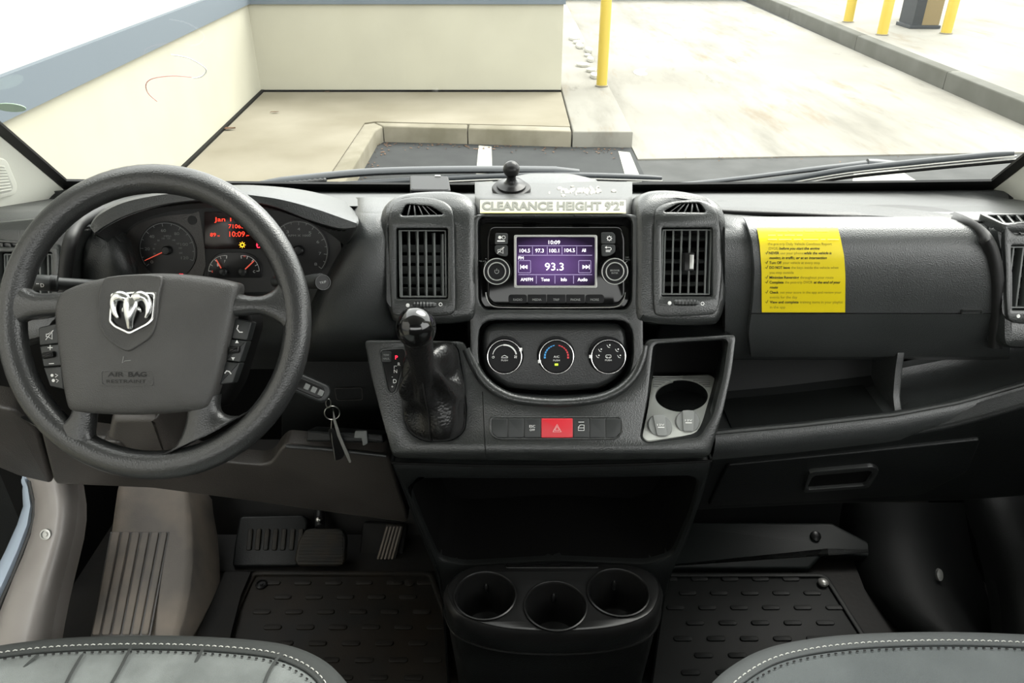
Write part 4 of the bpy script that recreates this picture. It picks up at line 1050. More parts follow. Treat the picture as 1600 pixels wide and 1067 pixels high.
for (cx, cy, sx, lab) in ((1030, 668, -.12, 'grey socket cap with flip lid, nearer the hazard switch'), (1073, 661, .06, 'grey socket cap with flip lid, right one beside the cup hole')):
    c0 = gpn.at(cx, cy, .002); t = thing('power_socket', lab, 'power socket', c0.O, 'power socket caps on the grey tray')
    tf = Fr(c0.O, (gpn.u + V((0, 0, sx))).normalized(), V((0, .55, .83))); tf = Fr(c0.O, V((1, 0, 0)), V((sx, .72, .69)))
    r = 18.5 / gpn.scale(cx, cy)
    MB().lathe([(r * 1.02, -.004), (r * 1.02, .003), (r, .006), (r * .95, .008), (r * .3, .0085), (.0003, .0085)], tf, 32).build('cap', 'socket', t)
    tbm = MB().prism(rpoly([(-.008, -.016), (.0075, -.016), (.0095, .017), (-.0095, .017)], .003), .008, .0115, tf, .001, px=False).build('lid_tab', 'silver', t)
    tbm.data.materials[0] = MT['socket']
    MB().text('12V', lambda a, b, h=0: tf.pt(a / 1000, -b / 1000, .0117 + h), 0, -1, 3, 11).stroke([(-5, 3), (5, 3)], 1.4, lambda a, b, h=0: tf.pt(a / 1000, -b / 1000, .0117 + h)).build('cap_text', 'white', tbm)

# ================================================================ LOWER CONSOLE AND CUP HOLDER
CO = thing('centre_console', 'black lower centre console with open pocket', 'console', V((XC + .02, .95, 0)))
CPn = plane(722, .945, 880, .955)
c_out = rpoly([(612, 722), (868, 726), (1112, 719), (1099, 765), (1070, 850), (1048, 900), (1040, 935), (690, 940), (682, 890), (652, 820), (634, 770)], 8)
c_in = rpoly([(638, 756), (652, 748), (868, 748), (1080, 744), (1092, 752), (1080, 800), (1050, 868), (1010, 880), (868, 874), (725, 882), (686, 874), (660, 815)], 10)
MB().ring(c_out, c_in, -.02, .002, CPn, .006, n=120).build('console_frame', 'lower', CO)
pi = resample([CPn.loc(*q_) for q_ in c_in], 80)
MB().grid([[CPn.pt(a, b, -.01) for a, b in pi], [CPn.pt(a * .97, b * .97 - .0, -.16) for a, b in pi]], cu=True).build('pocket_wall', 'black', CO)
MB().prism(pi, -.17, -.155, CPn, px=False).build('pocket_back', 'black', CO)
# side walls of the console down to the floor
for pts in (((614, 722), (634, 770), (652, 820), (682, 890), (694, 940)), ((1110, 719), (1098, 765), (1069, 850), (1046, 900), (1036, 935))):
    r0_ = [CPn.px(a, b, -.004) for a, b in pts]; r0_.append(V((r0_[-1].x, r0_[-1].y, .0)))
    MB().slab([r0_, [p + V((0, .45, 0)) for p in r0_]], (.004 if pts[0][0] > 800 else -.004, 0, 0)).build('side_wall', 'lower', CO)
MB().tube([CPn.px(a, b, .003) for a, b in ((612, 721), (740, 725), (868, 726), (1000, 723), (1112, 718))], .0022, 6).build('upper_seam', 'black', CO)

CH = thing('cup_holder', 'gloss black three cup holder at the foot of the console', 'cup holder', V((XC + .02, .86, 0)))
zc = .36
def cz(px, py): return gp(px, py, zc)
HC = Fr(V((0, 0, zc)), V((1, 0, 0)), V((0, 1, 0)))
top_o = sm([cz(*p) for p in ((702, 912), (735, 886), (800, 880), (868, 879), (940, 880), (1000, 886), (1027, 908), (1026, 940), (1005, 964), (950, 980), (868, 985), (785, 980), (725, 962), (704, 938))], 5)
def scl(p, k, dy=0): 
    cx = sum(q_[0] for q_ in p) / len(p); cy = sum(q_[1] for q_ in p) / len(p)
    return [(cx + (q_[0] - cx) * k, cy + (q_[1] - cy) * k + dy) for q_ in p]
cups = [(758, 931), (868, 947), (966, 926)]
holes = []
for cx, cy in cups:
    x, y = cz(cx, cy); holes.append(circ(x, y, .0475, n=40))
MB().holed(top_o, holes, -.006, .0, HC, .0025, px=False).build('top_plate', 'satin', CH)
ring_rows = []
for k, z in ((1.0, zc - .002), (1.03, zc - .006), (1.045, zc - .014), (1.045, zc - .022)): ring_rows.append([V((a, b, z)) for a, b in scl(top_o, k)])
MB().grid(ring_rows, cu=True).build('rim', 'satin', CH, ang=70)
ring_rows = []
for k, z in ((1.035, zc - .021), (1.035, zc - .05), (1.02, zc - .052), (1.0, zc - .10), (.95, zc - .2), (.9, .0)): ring_rows.append([V((a, b, z)) for a, b in scl(top_o, k, .0)])
MB().grid(ring_rows, cu=True).build('body', 'lower', CH)
MB().tube([V((a, b, zc - .05)) for a, b in scl(top_o, 1.04)], .0022, 6, closed=True).build('body_ridge', 'satin', CH)
for h_ in holes:
    c = (sum(p[0] for p in h_) / 40, sum(p[1] for p in h_) / 40); f0 = Fr(V((c[0], c[1], zc)), HC.u, HC.v)
    cup = MB().lathe([(.050, .0015), (.0505, .003), (.0485, .0038), (.0470, .002), (.0465, -.004), (.042, -.075), (.038, -.08), (.0005, -.08)], f0, 40, caps=False).build('cup_well', 'satin', CH)
    for a in (60, 180, 300):
        a = math.radians(a + 30); p = f0.pt(.043 * math.cos(a), .043 * math.sin(a), -.03)
        MB().ball(p, .007, 10, f0, (.6, .6, 1.6)).build('grip_pad', 'satin', cup)
x0, y0 = cz(790, 884); x1, y1 = cz(935, 884)
MB().prism(rrect(x0, y0 - .006, x1, y0 + .004, .003), 0, .002, HC, .001, px=False).build('slot_lip', 'knob', CH)
# ================================================================ INSTRUMENT CLUSTER
IC = thing('instrument_cluster', 'instrument cluster with two dials and red trip display', 'instrument cluster', W(360, 445, 1.13))
IP = plane(322, 1.125, 445, 1.085)
MB().prism(sm([(188, 452), (184, 385), (200, 352), (250, 331), (320, 324), (400, 324), (470, 332), (515, 352), (534, 390), (522, 428), (500, 452)], 4), -.04, 0, IP).build('face', 'cluster', IC)
S_I = lambda a, b, h=0: IP.px(a, b, h + .0012)
MB().prism(sm([(196, 445), (192, 390), (205, 358), (245, 340), (300, 334), (313, 340), (313, 445)], 3), 0, .0010, IP).build('left_panel', 'knee', IC)
def gauge(cx, cy, r, nums, ticks, lab):
    sc_ = 1 / IP.scale(cx, cy); kf = IP.at(cx, cy, .001)
    Sg = lambda a, b, h=0: kf.pt(a * sc_, -b * sc_, .0022 + h)
    g_ = MB().lathe([(r * sc_ * 1.04, 0), (r * sc_ * 1.04, .002), (.0003, .002)], kf, 44).build(lab, 'dial_face', IC)
    q = MB(); a0, a1 = ticks
    q.stroke([((r - .8) * math.cos(math.radians(a)), -(r - .8) * math.sin(math.radians(a))) for a in range(a1, a0 + 1, 6)], .8, Sg)
    n = len(nums) - 1
    for k in range(2 * n + 1):
        a = math.radians(lerp(a0, a1, k / (2 * n))); l = 5 if k % 2 == 0 else 3
        q.stroke([((r - 1) * math.cos(a), -(r - 1) * math.sin(a)), ((r - 1 - l) * math.cos(a), -(r - 1 - l) * math.sin(a))], .9, Sg)
    for k, t in enumerate(nums):
        if t:
            a = math.radians(lerp(a0, a1, k / n)); q.text(t, Sg, (r - 13 + (1 if len(t) < 3 else -1.5)) * math.cos(a), -(r - 12) * math.sin(a), 4.4, 3.6 * len(t) + .6)
    return g_, q, Sg, kf, sc_
g_, q, Sg, kf, sc_ = gauge(263, 391, 43, ['0', '20', '40', '60', '80', '100', '120'], (215, -22), 'speedometer')
q.text('MPH', Sg, 2, -22, 3, 11)
for k, t in enumerate(('20', '40', '60', '80', '100', '120', '140', '160', '180', '200')):
    a = math.radians(195 - k * 23); q.text(t, Sg, 21 * math.cos(a), -19 * math.sin(a), 2.6)
q.build('dial_print', 'ink_grey', g_)
MB().prism([(0, -.9 * sc_), (0, .9 * sc_), (-38 * sc_, .4 * sc_), (-38 * sc_, -.4 * sc_)], .006, .007, Fr(kf.O, kf.u * math.cos(.42) + kf.v * math.sin(.42), kf.v * math.cos(.42) - kf.u * math.sin(.42)), px=False).build('needle', 'needle', g_)
MB().lathe([(6.8 * sc_, .002), (6.8 * sc_, .008), (5.5 * sc_, .010), (.0003, .0105)], kf, 24).build('hub', 'button', g_)
MB().text('BRAKE', Sg, 19, 37, 2, 6).build('brake_lamp', 'lamp_red', g_)
g_, q, Sg, kf, sc_ = gauge(468, 391, 45, ['0', '1', '2', '3', '4', '5', '6', '7', '8'], (215, -40), 'tachometer')
q.text('RPM X 1000', Sg, 2, -23, 3, 35); q.build('dial_print', 'ink_grey', g_)
MB().prism([(0, -.9 * sc_), (0, .9 * sc_), (-38 * sc_, .4 * sc_), (-38 * sc_, -.4 * sc_)], .006, .007, Fr(kf.O, kf.u * math.cos(.6) + kf.v * math.sin(.6), kf.v * math.cos(.6) - kf.u * math.sin(.6)), px=False).build('needle', 'needle', g_)
MB().lathe([(8 * sc_, .002), (8 * sc_, .008), (6 * sc_, .010), (.0003, .0105)], kf, 24).build('hub', 'dial_face', g_)
ds = MB().prism(rrect(320, 331, 417, 389, 2), 0, .002, IP, .0005).build('trip_display', 'lcd', IC)
q = MB(); S2 = lambda a, b, h=0: IP.px(a, b, h + .0022)
q.text('Jan 14 2', S2, 336, 342.5, 6.5, 47, 'L'); q.text('71063', S2, 370, 353.5, 6, 24); q.text('mi', S2, 387, 352, 2.5); q.text('89', S2, 334, 366.5, 5.5, 9); q.text('mi', S2, 342.5, 368, 2.5)
q.text('10:09', S2, 371.5, 365.5, 8, 24); q.text('pm', S2, 388, 367.5, 2.5); q.text("'", S2, 398, 360, 6); q.build('trip_text', 'screen_red', ds)
q = MB(); q.stroke(circ(379.5, 382.5, 2.6, n=12), 1.1, S2, closed=True)
for k in range(8): a = k * .785; q.stroke([(379.5 + 3.6 * math.cos(a), 382.5 + 3.6 * math.sin(a)), (379.5 + 5 * math.cos(a), 382.5 + 5 * math.sin(a))], .9, S2)
q.build('bulb_lamp', 'lamp_amber', ds)
MB().stroke(rrect(402.5, 377.5, 407.5, 386.5, 2), 1.4, S2, closed=True).stroke([(401, 382.5), (408, 382.5)], 1.2, S2).build('door_lamp', 'lamp_red', ds)
gz = MB().prism(rpoly([(324, 434), (326, 414), (338, 398), (352, 394), (382, 394), (398, 399), (409, 414), (410, 434)], 5), 0, .002, IP, .0005).build('fuel_gauge_panel', 'dial_face', IC)
q = MB()
for cx, a0, a1 in ((352, 178, 82), (381, 98, 2)):
    q.stroke([(cx + 25 * math.cos(math.radians(lerp(a0, a1, k / 12))), 424 - 25 * math.sin(math.radians(lerp(a0, a1, k / 12)))) for k in range(13)], .7, S2)
    for k in range(5):
        a = math.radians(lerp(a0, a1, k / 4)); q.stroke([(cx + 25 * math.cos(a), 424 - 25 * math.sin(a)), (cx + 20.5 * math.cos(a), 424 - 20.5 * math.sin(a))], 1, S2)
q.text('F', S2, 352.5, 408, 4); q.text('C', S2, 398, 424, 3.5); q.flat(rrect(340, 411, 343, 416, .5, 2), S2); q.build('gauge_print', 'white', gz)
q = MB()
for cx, tx, ty in ((351, 340, 405), (381, 399, 407)): q.stroke([(cx, 424), (tx, ty)], 1.8, S2, .004)
q.text('E', S2, 333, 424, 3); q.text('H', S2, 383, 400, 3); q.build('gauge_needles', 'needle', gz)
for cx in (351, 381): MB().lathe([(.006, .002), (.006, .008), (.004, .0095), (.0003, .0098)], IP.at(cx, 424, 0), 20).build('gauge_hub', 'button', gz)
MB().lathe([(.007, 0), (.007, .0015), (.0003, .0015)], IP.at(301, 344, .0005), 20).build('reset_button', 'satin', IC)

# ================================================================ STALKS
def stalk(name, label, a, b, r):
    t = thing(name, label, 'control stalk', a); return t
a = W(150, 447, .97); b = W(92, 443, .955); c = W(52, 441, .945)
t = thing('light_stalk', 'headlight stalk left of the steering wheel hub', 'control stalk', a)
MB().tube([a + (a - b) * 1.5, a, b], [.009, .009, .0085], 16).build('arm', 'button', t)
MB().tube([b, b.lerp(c, .05), b.lerp(c, .3), b.lerp(c, .35), c.lerp(b, .06), c], [.009, .0115, .0115, .011, .011, .0095], 18).build('grip', 'button', t)
for k in range(4): MB().tube([b.lerp(c, .1 + .06 * k), b.lerp(c, .13 + .06 * k)], .012, 18).build('grip_rib', 'satin', t)
sf = Fr(W(66, 442, .9335), V((1, 0, 0)), V((0, .3, 1)))
MB().text('D', lambda x, y, h=0: sf.pt(x / 1000, -y / 1000, h), 0, 3, 5).stroke([(-8, 1), (-4, 1)], 1, lambda x, y, h=0: sf.pt(x / 1000, -y / 1000, h)).build('symbol', 'white', t)
a = W(430, 440, 1.0); b = W(478, 441, .965); c = W(502, 439, .95)
t = thing('wiper_stalk', 'short wiper stalk end right of the wheel rim', 'control stalk', a)
MB().tube([a, b, b.lerp(c, .5), c], [.008, .009, .0105, .0105], 18).build('arm', 'button', t)
d = (c - b).normalized() + V((0, -.9, .3)); ef = axis(c + V((.002, -.004, 0)), d)
MB().lathe([(.0105, -.004), (.0108, .002), (.0095, .004), (.0092, .0032), (.0003, .0032)], ef, 28).build('end_cap', 'satin', t)
MB().ring(circ(0, 0, .0105, n=28), circ(0, 0, .0094, n=28), .002, .0046, ef, px=False).build('end_ring', 'button', t)
MB().text('TRIP', lambda x, y, h=0: ef.pt(x / 1000, -y / 1000, h + .0035), 0, 0, 3, 9).build('button_text', 'ink_grey', t)

# ================================================================ STEERING WHEEL
D0 = .98
ST = thing('steering_wheel', 'black four spoke steering wheel with chrome ram head badge', 'steering wheel', WD(242, 503, D0))
SF = Fr(WD(242, 503, D0), V((1, 0, 0)), UPV)
k_ = D0 / FPX
def s2(px, py): return ((px - 242) * k_, -(py - 503) * k_)
S_W = lambda a, b, h=0: SF.pt(*s2(a, b), h)
Rm, rm = 223 * k_, 21.5 * k_
rows = []
for i in range(72):
    a = 2 * math.pi * i / 72; row = []
    for j in range(18):
        b = 2 * math.pi * j / 18
        rr = rm * (1 + .06 * math.sin(a) ** 2)
        row.append(SF.pt((Rm + rr * math.cos(b)) * math.cos(a), (Rm * 1.004 + rr * math.cos(b)) * math.sin(a), rr * .95 * math.sin(b)))
    rows.append(row)
MB().grid(rows, cu=True, cv=True).build('rim', 'wheel', ST, ang=80)
def spoke(name, A, B, h0, h1, thick=.012, n=8):
    """A,B: lists of px points along both edges from the hub to the rim"""
    rows = []
    for i in range(len(A)):
        t = i / (len(A) - 1); h = lerp(h0, h1, t)
        a = V(s2(*A[i])); b = V(s2(*B[i])); c = (a + b) / 2; d = (b - a) / 2
        rows.append([SF.pt(c.x + d.x * math.cos(u), c.y + d.y * math.cos(u), h + thick * math.copysign(abs(math.sin(u)) ** .7, math.sin(u))) for u in [2 * math.pi * (j + .5) / 20 for j in range(20)]])
    return MB().grid(rows, cu=True, caps=True).build(name, 'wheel', ST, ang=80)
spoke('spoke', sm([(120, 456), (90, 458), (62, 458), (44, 448), (32, 430), (22, 405)], 3, False), sm([(120, 492), (90, 494), (60, 497), (36, 506), (18, 520), (10, 540)], 3, False), .004, .0, .013)
spoke('spoke', sm([(365, 456), (392, 462), (412, 462), (428, 454), (440, 438), (455, 405)], 3, False), sm([(362, 496), (385, 493), (410, 492), (436, 504), (452, 520), (470, 540)], 3, False), .004, .0, .013)
spoke('spoke', sm([(118, 632), (116, 645), (104, 658), (84, 666), (60, 664), (34, 650)], 3, False), sm([(152, 632), (150, 658), (148, 680), (158, 700), (176, 716), (206, 722)], 3, False), .002, .0, .015)
spoke('spoke', sm([(346, 615), (344, 634), (350, 646), (366, 650), (388, 646), (410, 632)], 3, False), sm([(296, 632), (294, 655), (286, 680), (272, 700), (254, 714), (232, 722)], 3, False), .002, .0, .015)
# hub back and airbag cover
ho = [s2(*p) for p in rpoly([(64, 510), (104, 470), (242, 452), (374, 466), (394, 500), (364, 600), (338, 640), (140, 646), (92, 606)], 14)]
MB().prism(ho, -.05, -.004, SF, .01, px=False).build('hub_back', 'black', ST)
ab = [s2(*p) for p in sm([(96, 500), (98, 472), (110, 455), (150, 440), (200, 431), (260, 428), (320, 432), (366, 440), (379, 447), (376, 470), (366, 520), (352, 580), (338, 625), (326, 639), (290, 643), (220, 647), (150, 645), (122, 641), (113, 625), (104, 570)], 4)]
# domed cover built from nested rings
if area(ab) < 0: ab.reverse()
rows = [[SF.pt(a, b, -.006) for a, b in ab]]
cxy = V((sum(p[0] for p in ab) / len(ab), sum(p[1] for p in ab) / len(ab)))
for k, h in ((1.0, .008), (.993, .013), (.975, .0175), (.94, .0205), (.88, .0225), (.75, .0245), (.55, .0262), (.3, .0272), (.08, .0275)):
    rows.append([SF.pt(cxy.x + (a - cxy.x) * k, cxy.y + (b - cxy.y) * k, h) for a, b in ab])
cv_ = MB().grid(rows, cu=True, caps=True).build('airbag_cover', 'airbag', ST, ang=70)
# centre shield pad
pad = [s2(*p) for p in sm([(178, 440), (190, 434), (225, 431), (258, 432), (268, 438), (264, 470), (262, 500), (254, 525), (235, 540), (217, 549), (198, 540), (182, 526), (173, 505), (173, 470)], 4)]
if area(pad) < 0: pad.reverse()
def domeh(b): return .0268 - .006 * max(0, (b - .02) / .045) ** 2
rows = [[SF.pt(a, b, domeh(b) - .006) for a, b in pad]]
pc_ = V((sum(p[0] for p in pad) / len(pad), sum(p[1] for p in pad) / len(pad)))
for k, h in ((1, -.001), (.985, .0022), (.955, .0032), (.92, .0026), (.8, .0016), (.4, .0012), (.05, .001)):
    rows.append([SF.pt(pc_.x + (a - pc_.x) * k, pc_.y + (b - pc_.y) * k, domeh(pc_.y + (b - pc_.y) * k) + h) for a, b in pad])
MB().grid(rows, cu=True, caps=True).build('centre_pad', 'airbag', cv_, ang=70)
BF = Fr(SF.O + SF.n * .0275, SF.u, SF.v)
sh_o = [s2(*p) for p in rpoly([(193, 460), (227, 457.5), (262, 458.5), (258, 500), (250, 508), (221, 523), (198, 512), (190, 504)], 4)]
sh_i = [(cx_ * .88 + s2(226, 487)[0] * .12, cy_ * .88 + s2(226, 487)[1] * .12) for cx_, cy_ in sh_o]
MB().ring(sh_o, sh_i, -.003, .004, BF, .001, px=False).build('badge_frame', 'badge', cv_)
MB().prism(sh_o, -.004, .0012, BF, px=False).build('badge_plate', 'satin', cv_)
q = MB(); B2 = lambda a, b, h: BF.pt(*s2(a, b), h)
def rib(pts, rad, fl=.6): q.tube([B2(a, b, h) for a, b, h in sm(pts, 4, False)], [r * k_ for r in resamp1(rad, (len(pts) - 1) * 4 + 1)], 12, flat=fl, hint=SF.n)
def resamp1(r, n): return [interp(i / (n - 1) * (len(r) - 1), list(range(len(r))), r) for i in range(n)]
rib([(225, 471, .004), (225, 480, .006), (224, 492, .007), (223, 503, .006), (222, 513, .003)], [13, 12, 9, 6, 4.5], .8)
for sg in (-1, 1):
    rib([(225 + sg * x_, y_, h_) for x_, y_, h_ in ((4, 474, .005), (9, 467, .007), (17, 465, .008), (24, 470, .007), (26.5, 480, .006), (25, 490, .005), (20.5, 498, .004))], [6, 8, 8, 6.5, 5, 4, 2], .8)
    rib([(225 + sg * 8, 481, .006), (225 + sg * 12, 485, .005), (225 + sg * 14, 489, .004)], [3, 3, 1], .7)
q.build('ram_head', 'badge', cv_, ang=80)
# embossed lettering
AF = Fr(SF.O + SF.n * .0256, SF.u, SF.v); B3 = lambda a, b, h=0: AF.pt(*s2(a, b), h)
MB().ring([s2(*p) for p in rrect(175, 577, 255, 601, 4)], [s2(*p) for p in rrect(177, 579, 253, 599, 3)], -.004, .0014, AF, .0004, px=False).build('plaque_rim', 'airbag', cv_)
MB().text('AIR', B3, 198, 583.5, 7, 24, h=.0017).text('BAG', B3, 231, 583.5, 7, 28, h=.0017, bold=.03).text('RESTRAINT', B3, 214, 594, 5, 60, h=.0015).build('embossed_text', 'satin', cv_)
MB().stroke([(211, 556), (209, 566), (213, 563), (222, 562)], .9, B3, .0035).build('scratch', 'socket', cv_)
# control buttons
def wbut(outl, h, icon):
    b_ = MB().prism([s2(*p) for p in rpoly(outl, 2.5)], -.012, h, SF, .0018, px=False).build('control_button', 'button', ST)
    Sx = lambda a, b, hh=0: SF.pt(*s2(a, b), h + .0004); q = MB(); icon(q, Sx)
    if q.v: q.build('symbol', 'white', b_)
def i_mute(q, S): q.stroke([(77, 522), (80, 522), (86, 517), (86, 530), (80, 526), (77, 526)], 1.1, S, closed=True); q.stroke([(76, 531), (88, 516)], 1, S)
def i_pm(q, S): q.stroke([(79, 543), (87, 543)], 1.2, S); q.stroke([(83, 539), (83, 547)], 1.2, S); q.stroke([(81, 568), (89, 567.5)], 1.2, S)
def i_voice(q, S):
    q.flat(circ(86, 586, 2.4, n=10), S); q.flat(circ(88, 594, 2.6, n=10), S); q.stroke([(91, 584), (95, 586), (91, 589)], 1, S); q.stroke([(92, 592), (96, 594), (93, 597)], 1, S)
def i_ph(q, S): q.stroke([(375, 508), (373, 514), (377, 519), (382, 519)], 1.8, S)
def i_ud(q, S): q.flat([(373, 531), (376, 536), (370, 536)], S); q.flat([(367, 563), (364, 558), (370, 558)], S)
def i_hang(q, S): q.stroke([(354, 583), (357, 579), (361, 580), (364, 584)], 1.8, S)
wbut([(64, 512), (97, 504), (98, 536), (66, 540)], .006, i_mute)
wbut([(66, 541), (98, 537), (101, 571), (72, 573)], .006, i_pm)
wbut([(72, 574), (101, 572), (105, 608), (82, 603)], .006, i_voice)
wbut([(369, 497), (396, 503), (388, 532), (364, 529)], .006, i_ph)
wbut([(363, 530), (388, 533), (377, 566), (356, 563)], .006, i_ud)
wbut([(355, 564), (377, 567), (366, 598), (344, 601)], .006, i_hang)
for o_l in ([(72, 551), (91, 548), (92, 558), (74, 561)], [(361, 542), (379, 540), (378, 551), (362, 553)]):
    MB().prism([s2(*p) for p in rpoly(o_l, 3)], .004, .012, SF, .003, px=False).build('toggle', 'satin', ST)

# ================================================================ KEYS
kf0 = W(487, 607, 1.0)
KY = thing('key_fob', 'black key fob with ring of keys hanging from ignition', 'keys', W(519, 720, 1.0))
ax_ = (W(515, 620, 1.0) - W(460, 596, 1.0)).normalized(); KF = Fr(kf0, ax_, UPV - ax_ * UPV.dot(ax_))
fo = rrect(-.033, -.0155, .030, .0155, .0135, 6)
fb_ = MB().prism(fo, -.008, .007, KF, .005, 4, px=False).build('fob', 'button', KY)
MB().prism(rrect(-.031, -.010, .020, .009, .008, 6), .005, .0085, KF, .0015, px=False).build('button_pad', 'satin', fb_)
for k in range(3):
    b_ = MB().prism(rrect(-.012 + k * .0115, -.0045, -.004 + k * .0115, .0045, .001), .008, .0095, KF, .0004, px=False).build('fob_button', 'socket', fb_)
MB().tube([W(440, 588, 1.03), W(462, 597, 1.005)], .004, 12).build('blade', 'steel', KY)
rp_ = [W(519 + 12 * math.cos(a), 645 + 10.5 * math.sin(a), 1.0 + .004 * math.cos(a)) for a in [2 * math.pi * k / 28 for k in range(28)]]
MB().tube(rp_, .0009, 8, closed=True).build('split_ring', 'steel', KY)
MB().tube([W(513 + 4 * math.cos(a), 630 + 7 * math.sin(a), 1.0 + .003 * math.sin(a)) for a in [2 * math.pi * k / 18 for k in range(18)]], .0009, 8, closed=True).build('link', 'steel', KY)
kp_ = plane(640, 1.0, 725, 1.0)
MB().prism(rpoly([(520, 637), (524, 655), (532, 680), (545, 710), (549, 722), (546, 723), (538, 706), (527, 680), (521, 658)], 1.5), -.001, .001, kp_, .0004).build('silver_key', 'silver', KY)
MB().prism(rpoly([(512, 672), (520, 669), (534, 690), (538, 712), (534, 718), (524, 721), (521, 712), (516, 690)], 3), -.005, -.001, kp_, .001).build('black_tag', 'satin', KY)
MB().tube([kp_.px(518, 655, -.002), kp_.px(517, 672, -.002), kp_.px(519, 690, -.001), kp_.px(524, 719, 0)], .0008, 6).build('tag_edge', 'steel', KY)

# ================================================================ STICKERS, BALL MOUNT, PHONE
YS = thing('notice_sheet', 'yellow paper driver checklist stuck on the glovebox lid', 'notice', S_lid(1255, 488, 0))
def S_sheet(a, b, h=0):
    return S_lid(a, b, h + .0022)
lfS = lambda y: interp(y, [356, 380, 420, 489], [1183, 1187, 1190, 1190.5]); rtS = lambda y: interp(y, [356, 375, 400, 430, 489], [1309, 1314, 1319, 1321, 1320.5])
sy = [356 + k * 7 for k in range(19)] + [488]
sh_ = MB().slab(pxgrid(lfS, rtS, sy, S_sheet, 8), (0, .0012, 0)).build('sheet', 'paper', YS, ang=80)
lines = [
    (381, 'ink_mid', [('the pre-trip Daily Vehicle Condition Report', 0, 8, 100)]), (388, 'ink_mid', [('(DVCR)', 0, 8, 15)]), (388, 'ink', [('before you start the engine', 1, 25, 63)]),
    (395.3, 'ink', [('NEVER', 2, 8, 16)]), (395.3, 'ink_mid', [('use your phone', 0, 26, 36)]), (395.3, 'ink', [('while the vehicle is', 1, 63, 43)]), (402.8, 'ink', [('moving, in traffic, or at an intersection', 1, 8, 90)]),
    (410.4, 'ink', [('Turn Off', 2, 8, 19)]), (410.4, 'ink_mid', [('your vehicle at every stop', 0, 29, 58)]), (418, 'ink', [('DO NOT leave', 2, 8, 32)]), (418, 'ink_mid', [('the keys inside the vehicle when', 0, 42, 74)]), (425.7, 'ink_mid', [('you step outside', 0, 8, 38)]),
    (433.4, 'ink', [('Minimize Reversing', 2, 8, 46)]), (433.4, 'ink_mid', [('throughout your route', 0, 56, 52)]), (441, 'ink', [('Complete', 2, 8, 22)]), (441, 'ink_mid', [('the post-trip DVCR', 0, 32, 43)]), (441, 'ink', [('at the end of your', 1, 77, 42)]),
    (448.8, 'ink', [('route', 1, 8, 13)]), (456.6, 'ink', [('Check', 2, 8, 14)]), (456.6, 'ink_mid', [('out your score in the app and review your', 0, 24, 96)]), (464.3, 'ink_mid', [('events for the day', 0, 8, 43)]),
    (472, 'ink', [('View and complete', 2, 8, 45)]), (472, 'ink_mid', [('training items in your playlist', 0, 55, 67)]), (479.8, 'ink_mid', [('in the app', 0, 8, 24)])]
acc = {'ink': MB(), 'ink_mid': MB(), 'ink_glare': MB()}
for y, mm, ts in lines:
    for t_, st_, x, w in ts: acc[mm].text(t_, S_sheet, 1192.5 + interp(y, [360, 400, 489], [-3, 1.5, 2.5]) + x, y, 4.0, w, 'L', bold=.02 if st_ else .0, shear=.25 if st_ == 1 else 0)
for y in (395.3, 410.4, 418, 433.4, 441, 456.6, 472): acc['ink'].stroke([(1196, y - .5), (1197.6, y + 1.8), (1200, y - 3)], .9, S_sheet)
for y, x0, ws_ in ((361, 1212, (18, 22, 14, 20)), (367.5, 1200, (12, 8, 16, 9)), (374, 1200, (14, 20, 12, 24, 8, 18))):   # top words, not legible: sun glare put into the pale ink colour
    for w in ws_: acc['ink_glare'].stroke([(x0, y), (x0 + w, y)], 1.6, S_sheet); x0 += w + 3
for mm in acc: acc[mm].build('print', mm, sh_)['kind'] = 'stuff'

CS = thing('clearance_label', 'pale clearance height label on the centre dash edge', 'label', W(864, 333, 1.09))
def S_c(a, b, h=0): return W(a, b, interp(b, [305, 311, 322, 334], [1.175, 1.135, 1.118, 1.098]) - .0075 - h)
ls = MB().slab([[S_c(lerp(750, 978, k / 12), y, .0) for k in range(13)] for y in (313, 322, 333)], (0, .0015, 0)).build('strip', 'label', CS, ang=80)
MB().text('CLEARANCE HEIGHT 9\'2"', S_c, 864, 321.5, 12, 222, bold=.035, h=.001).build('lettering', 'label_ink', ls)
MB().stroke([(751, 332.2), (978, 332.2)], 1.3, S_c, .001).build('yellow_edge', 'label_edge', ls)

BM = thing('ball_mount', 'black rubber ball mount standing on the dash top', 'phone mount', W(799, 297, 1.20))
bf = axis(W(799, 296, 1.215) + V((0, 0, .002)), V((0, -.18, 1)), V((1, 0, 0)))
MB().prism(sm([(.034 * math.cos(a) * (1 + .08 * math.sin(5 * a)), .030 * math.sin(a) * (1 + .06 * math.cos(4 * a))) for a in [2 * math.pi * k / 24 for k in range(24)]], 2), -.004, .003, bf, .002, px=False).build('adhesive_pad', 'rubber', BM)
MB().lathe([(.024, .003), (.0235, .0065), (.014, .0085), (.0095, .012), (.0075, .017), (.0075, .022), (.009, .025)], bf, 28).build('base', 'satin', BM)
MB().ball(bf.pt(0, 0, .034), .0135, 24, bf).build('ball', 'satin', BM)

PH = thing('phone', 'flat black phone wedged on the dash below the windscreen', 'phone', W(672, 300, 1.32))
pf = Fr(W(672, 296, 1.29) + V((0, 0, .008)), V((1, .12, -.05)), V((-.30, 1, -.02))); pf = Fr(pf.O, pf.u, pf.v - pf.u * pf.v.dot(pf.u))
MB().prism(rrect(-.034, -.045, .034, .045, .007), -.008, .004, pf, .002, px=False).build('body', 'knob_face', PH)
MB().prism(rrect(-.031, -.041, .031, .041, .005), .004, .0046, pf, px=False).build('glass', 'knob_face', PH)
MB().box(pf, .01, .02, .036, .042, .0046, .006, .0005).build('camera_bump', 'silver', PH)

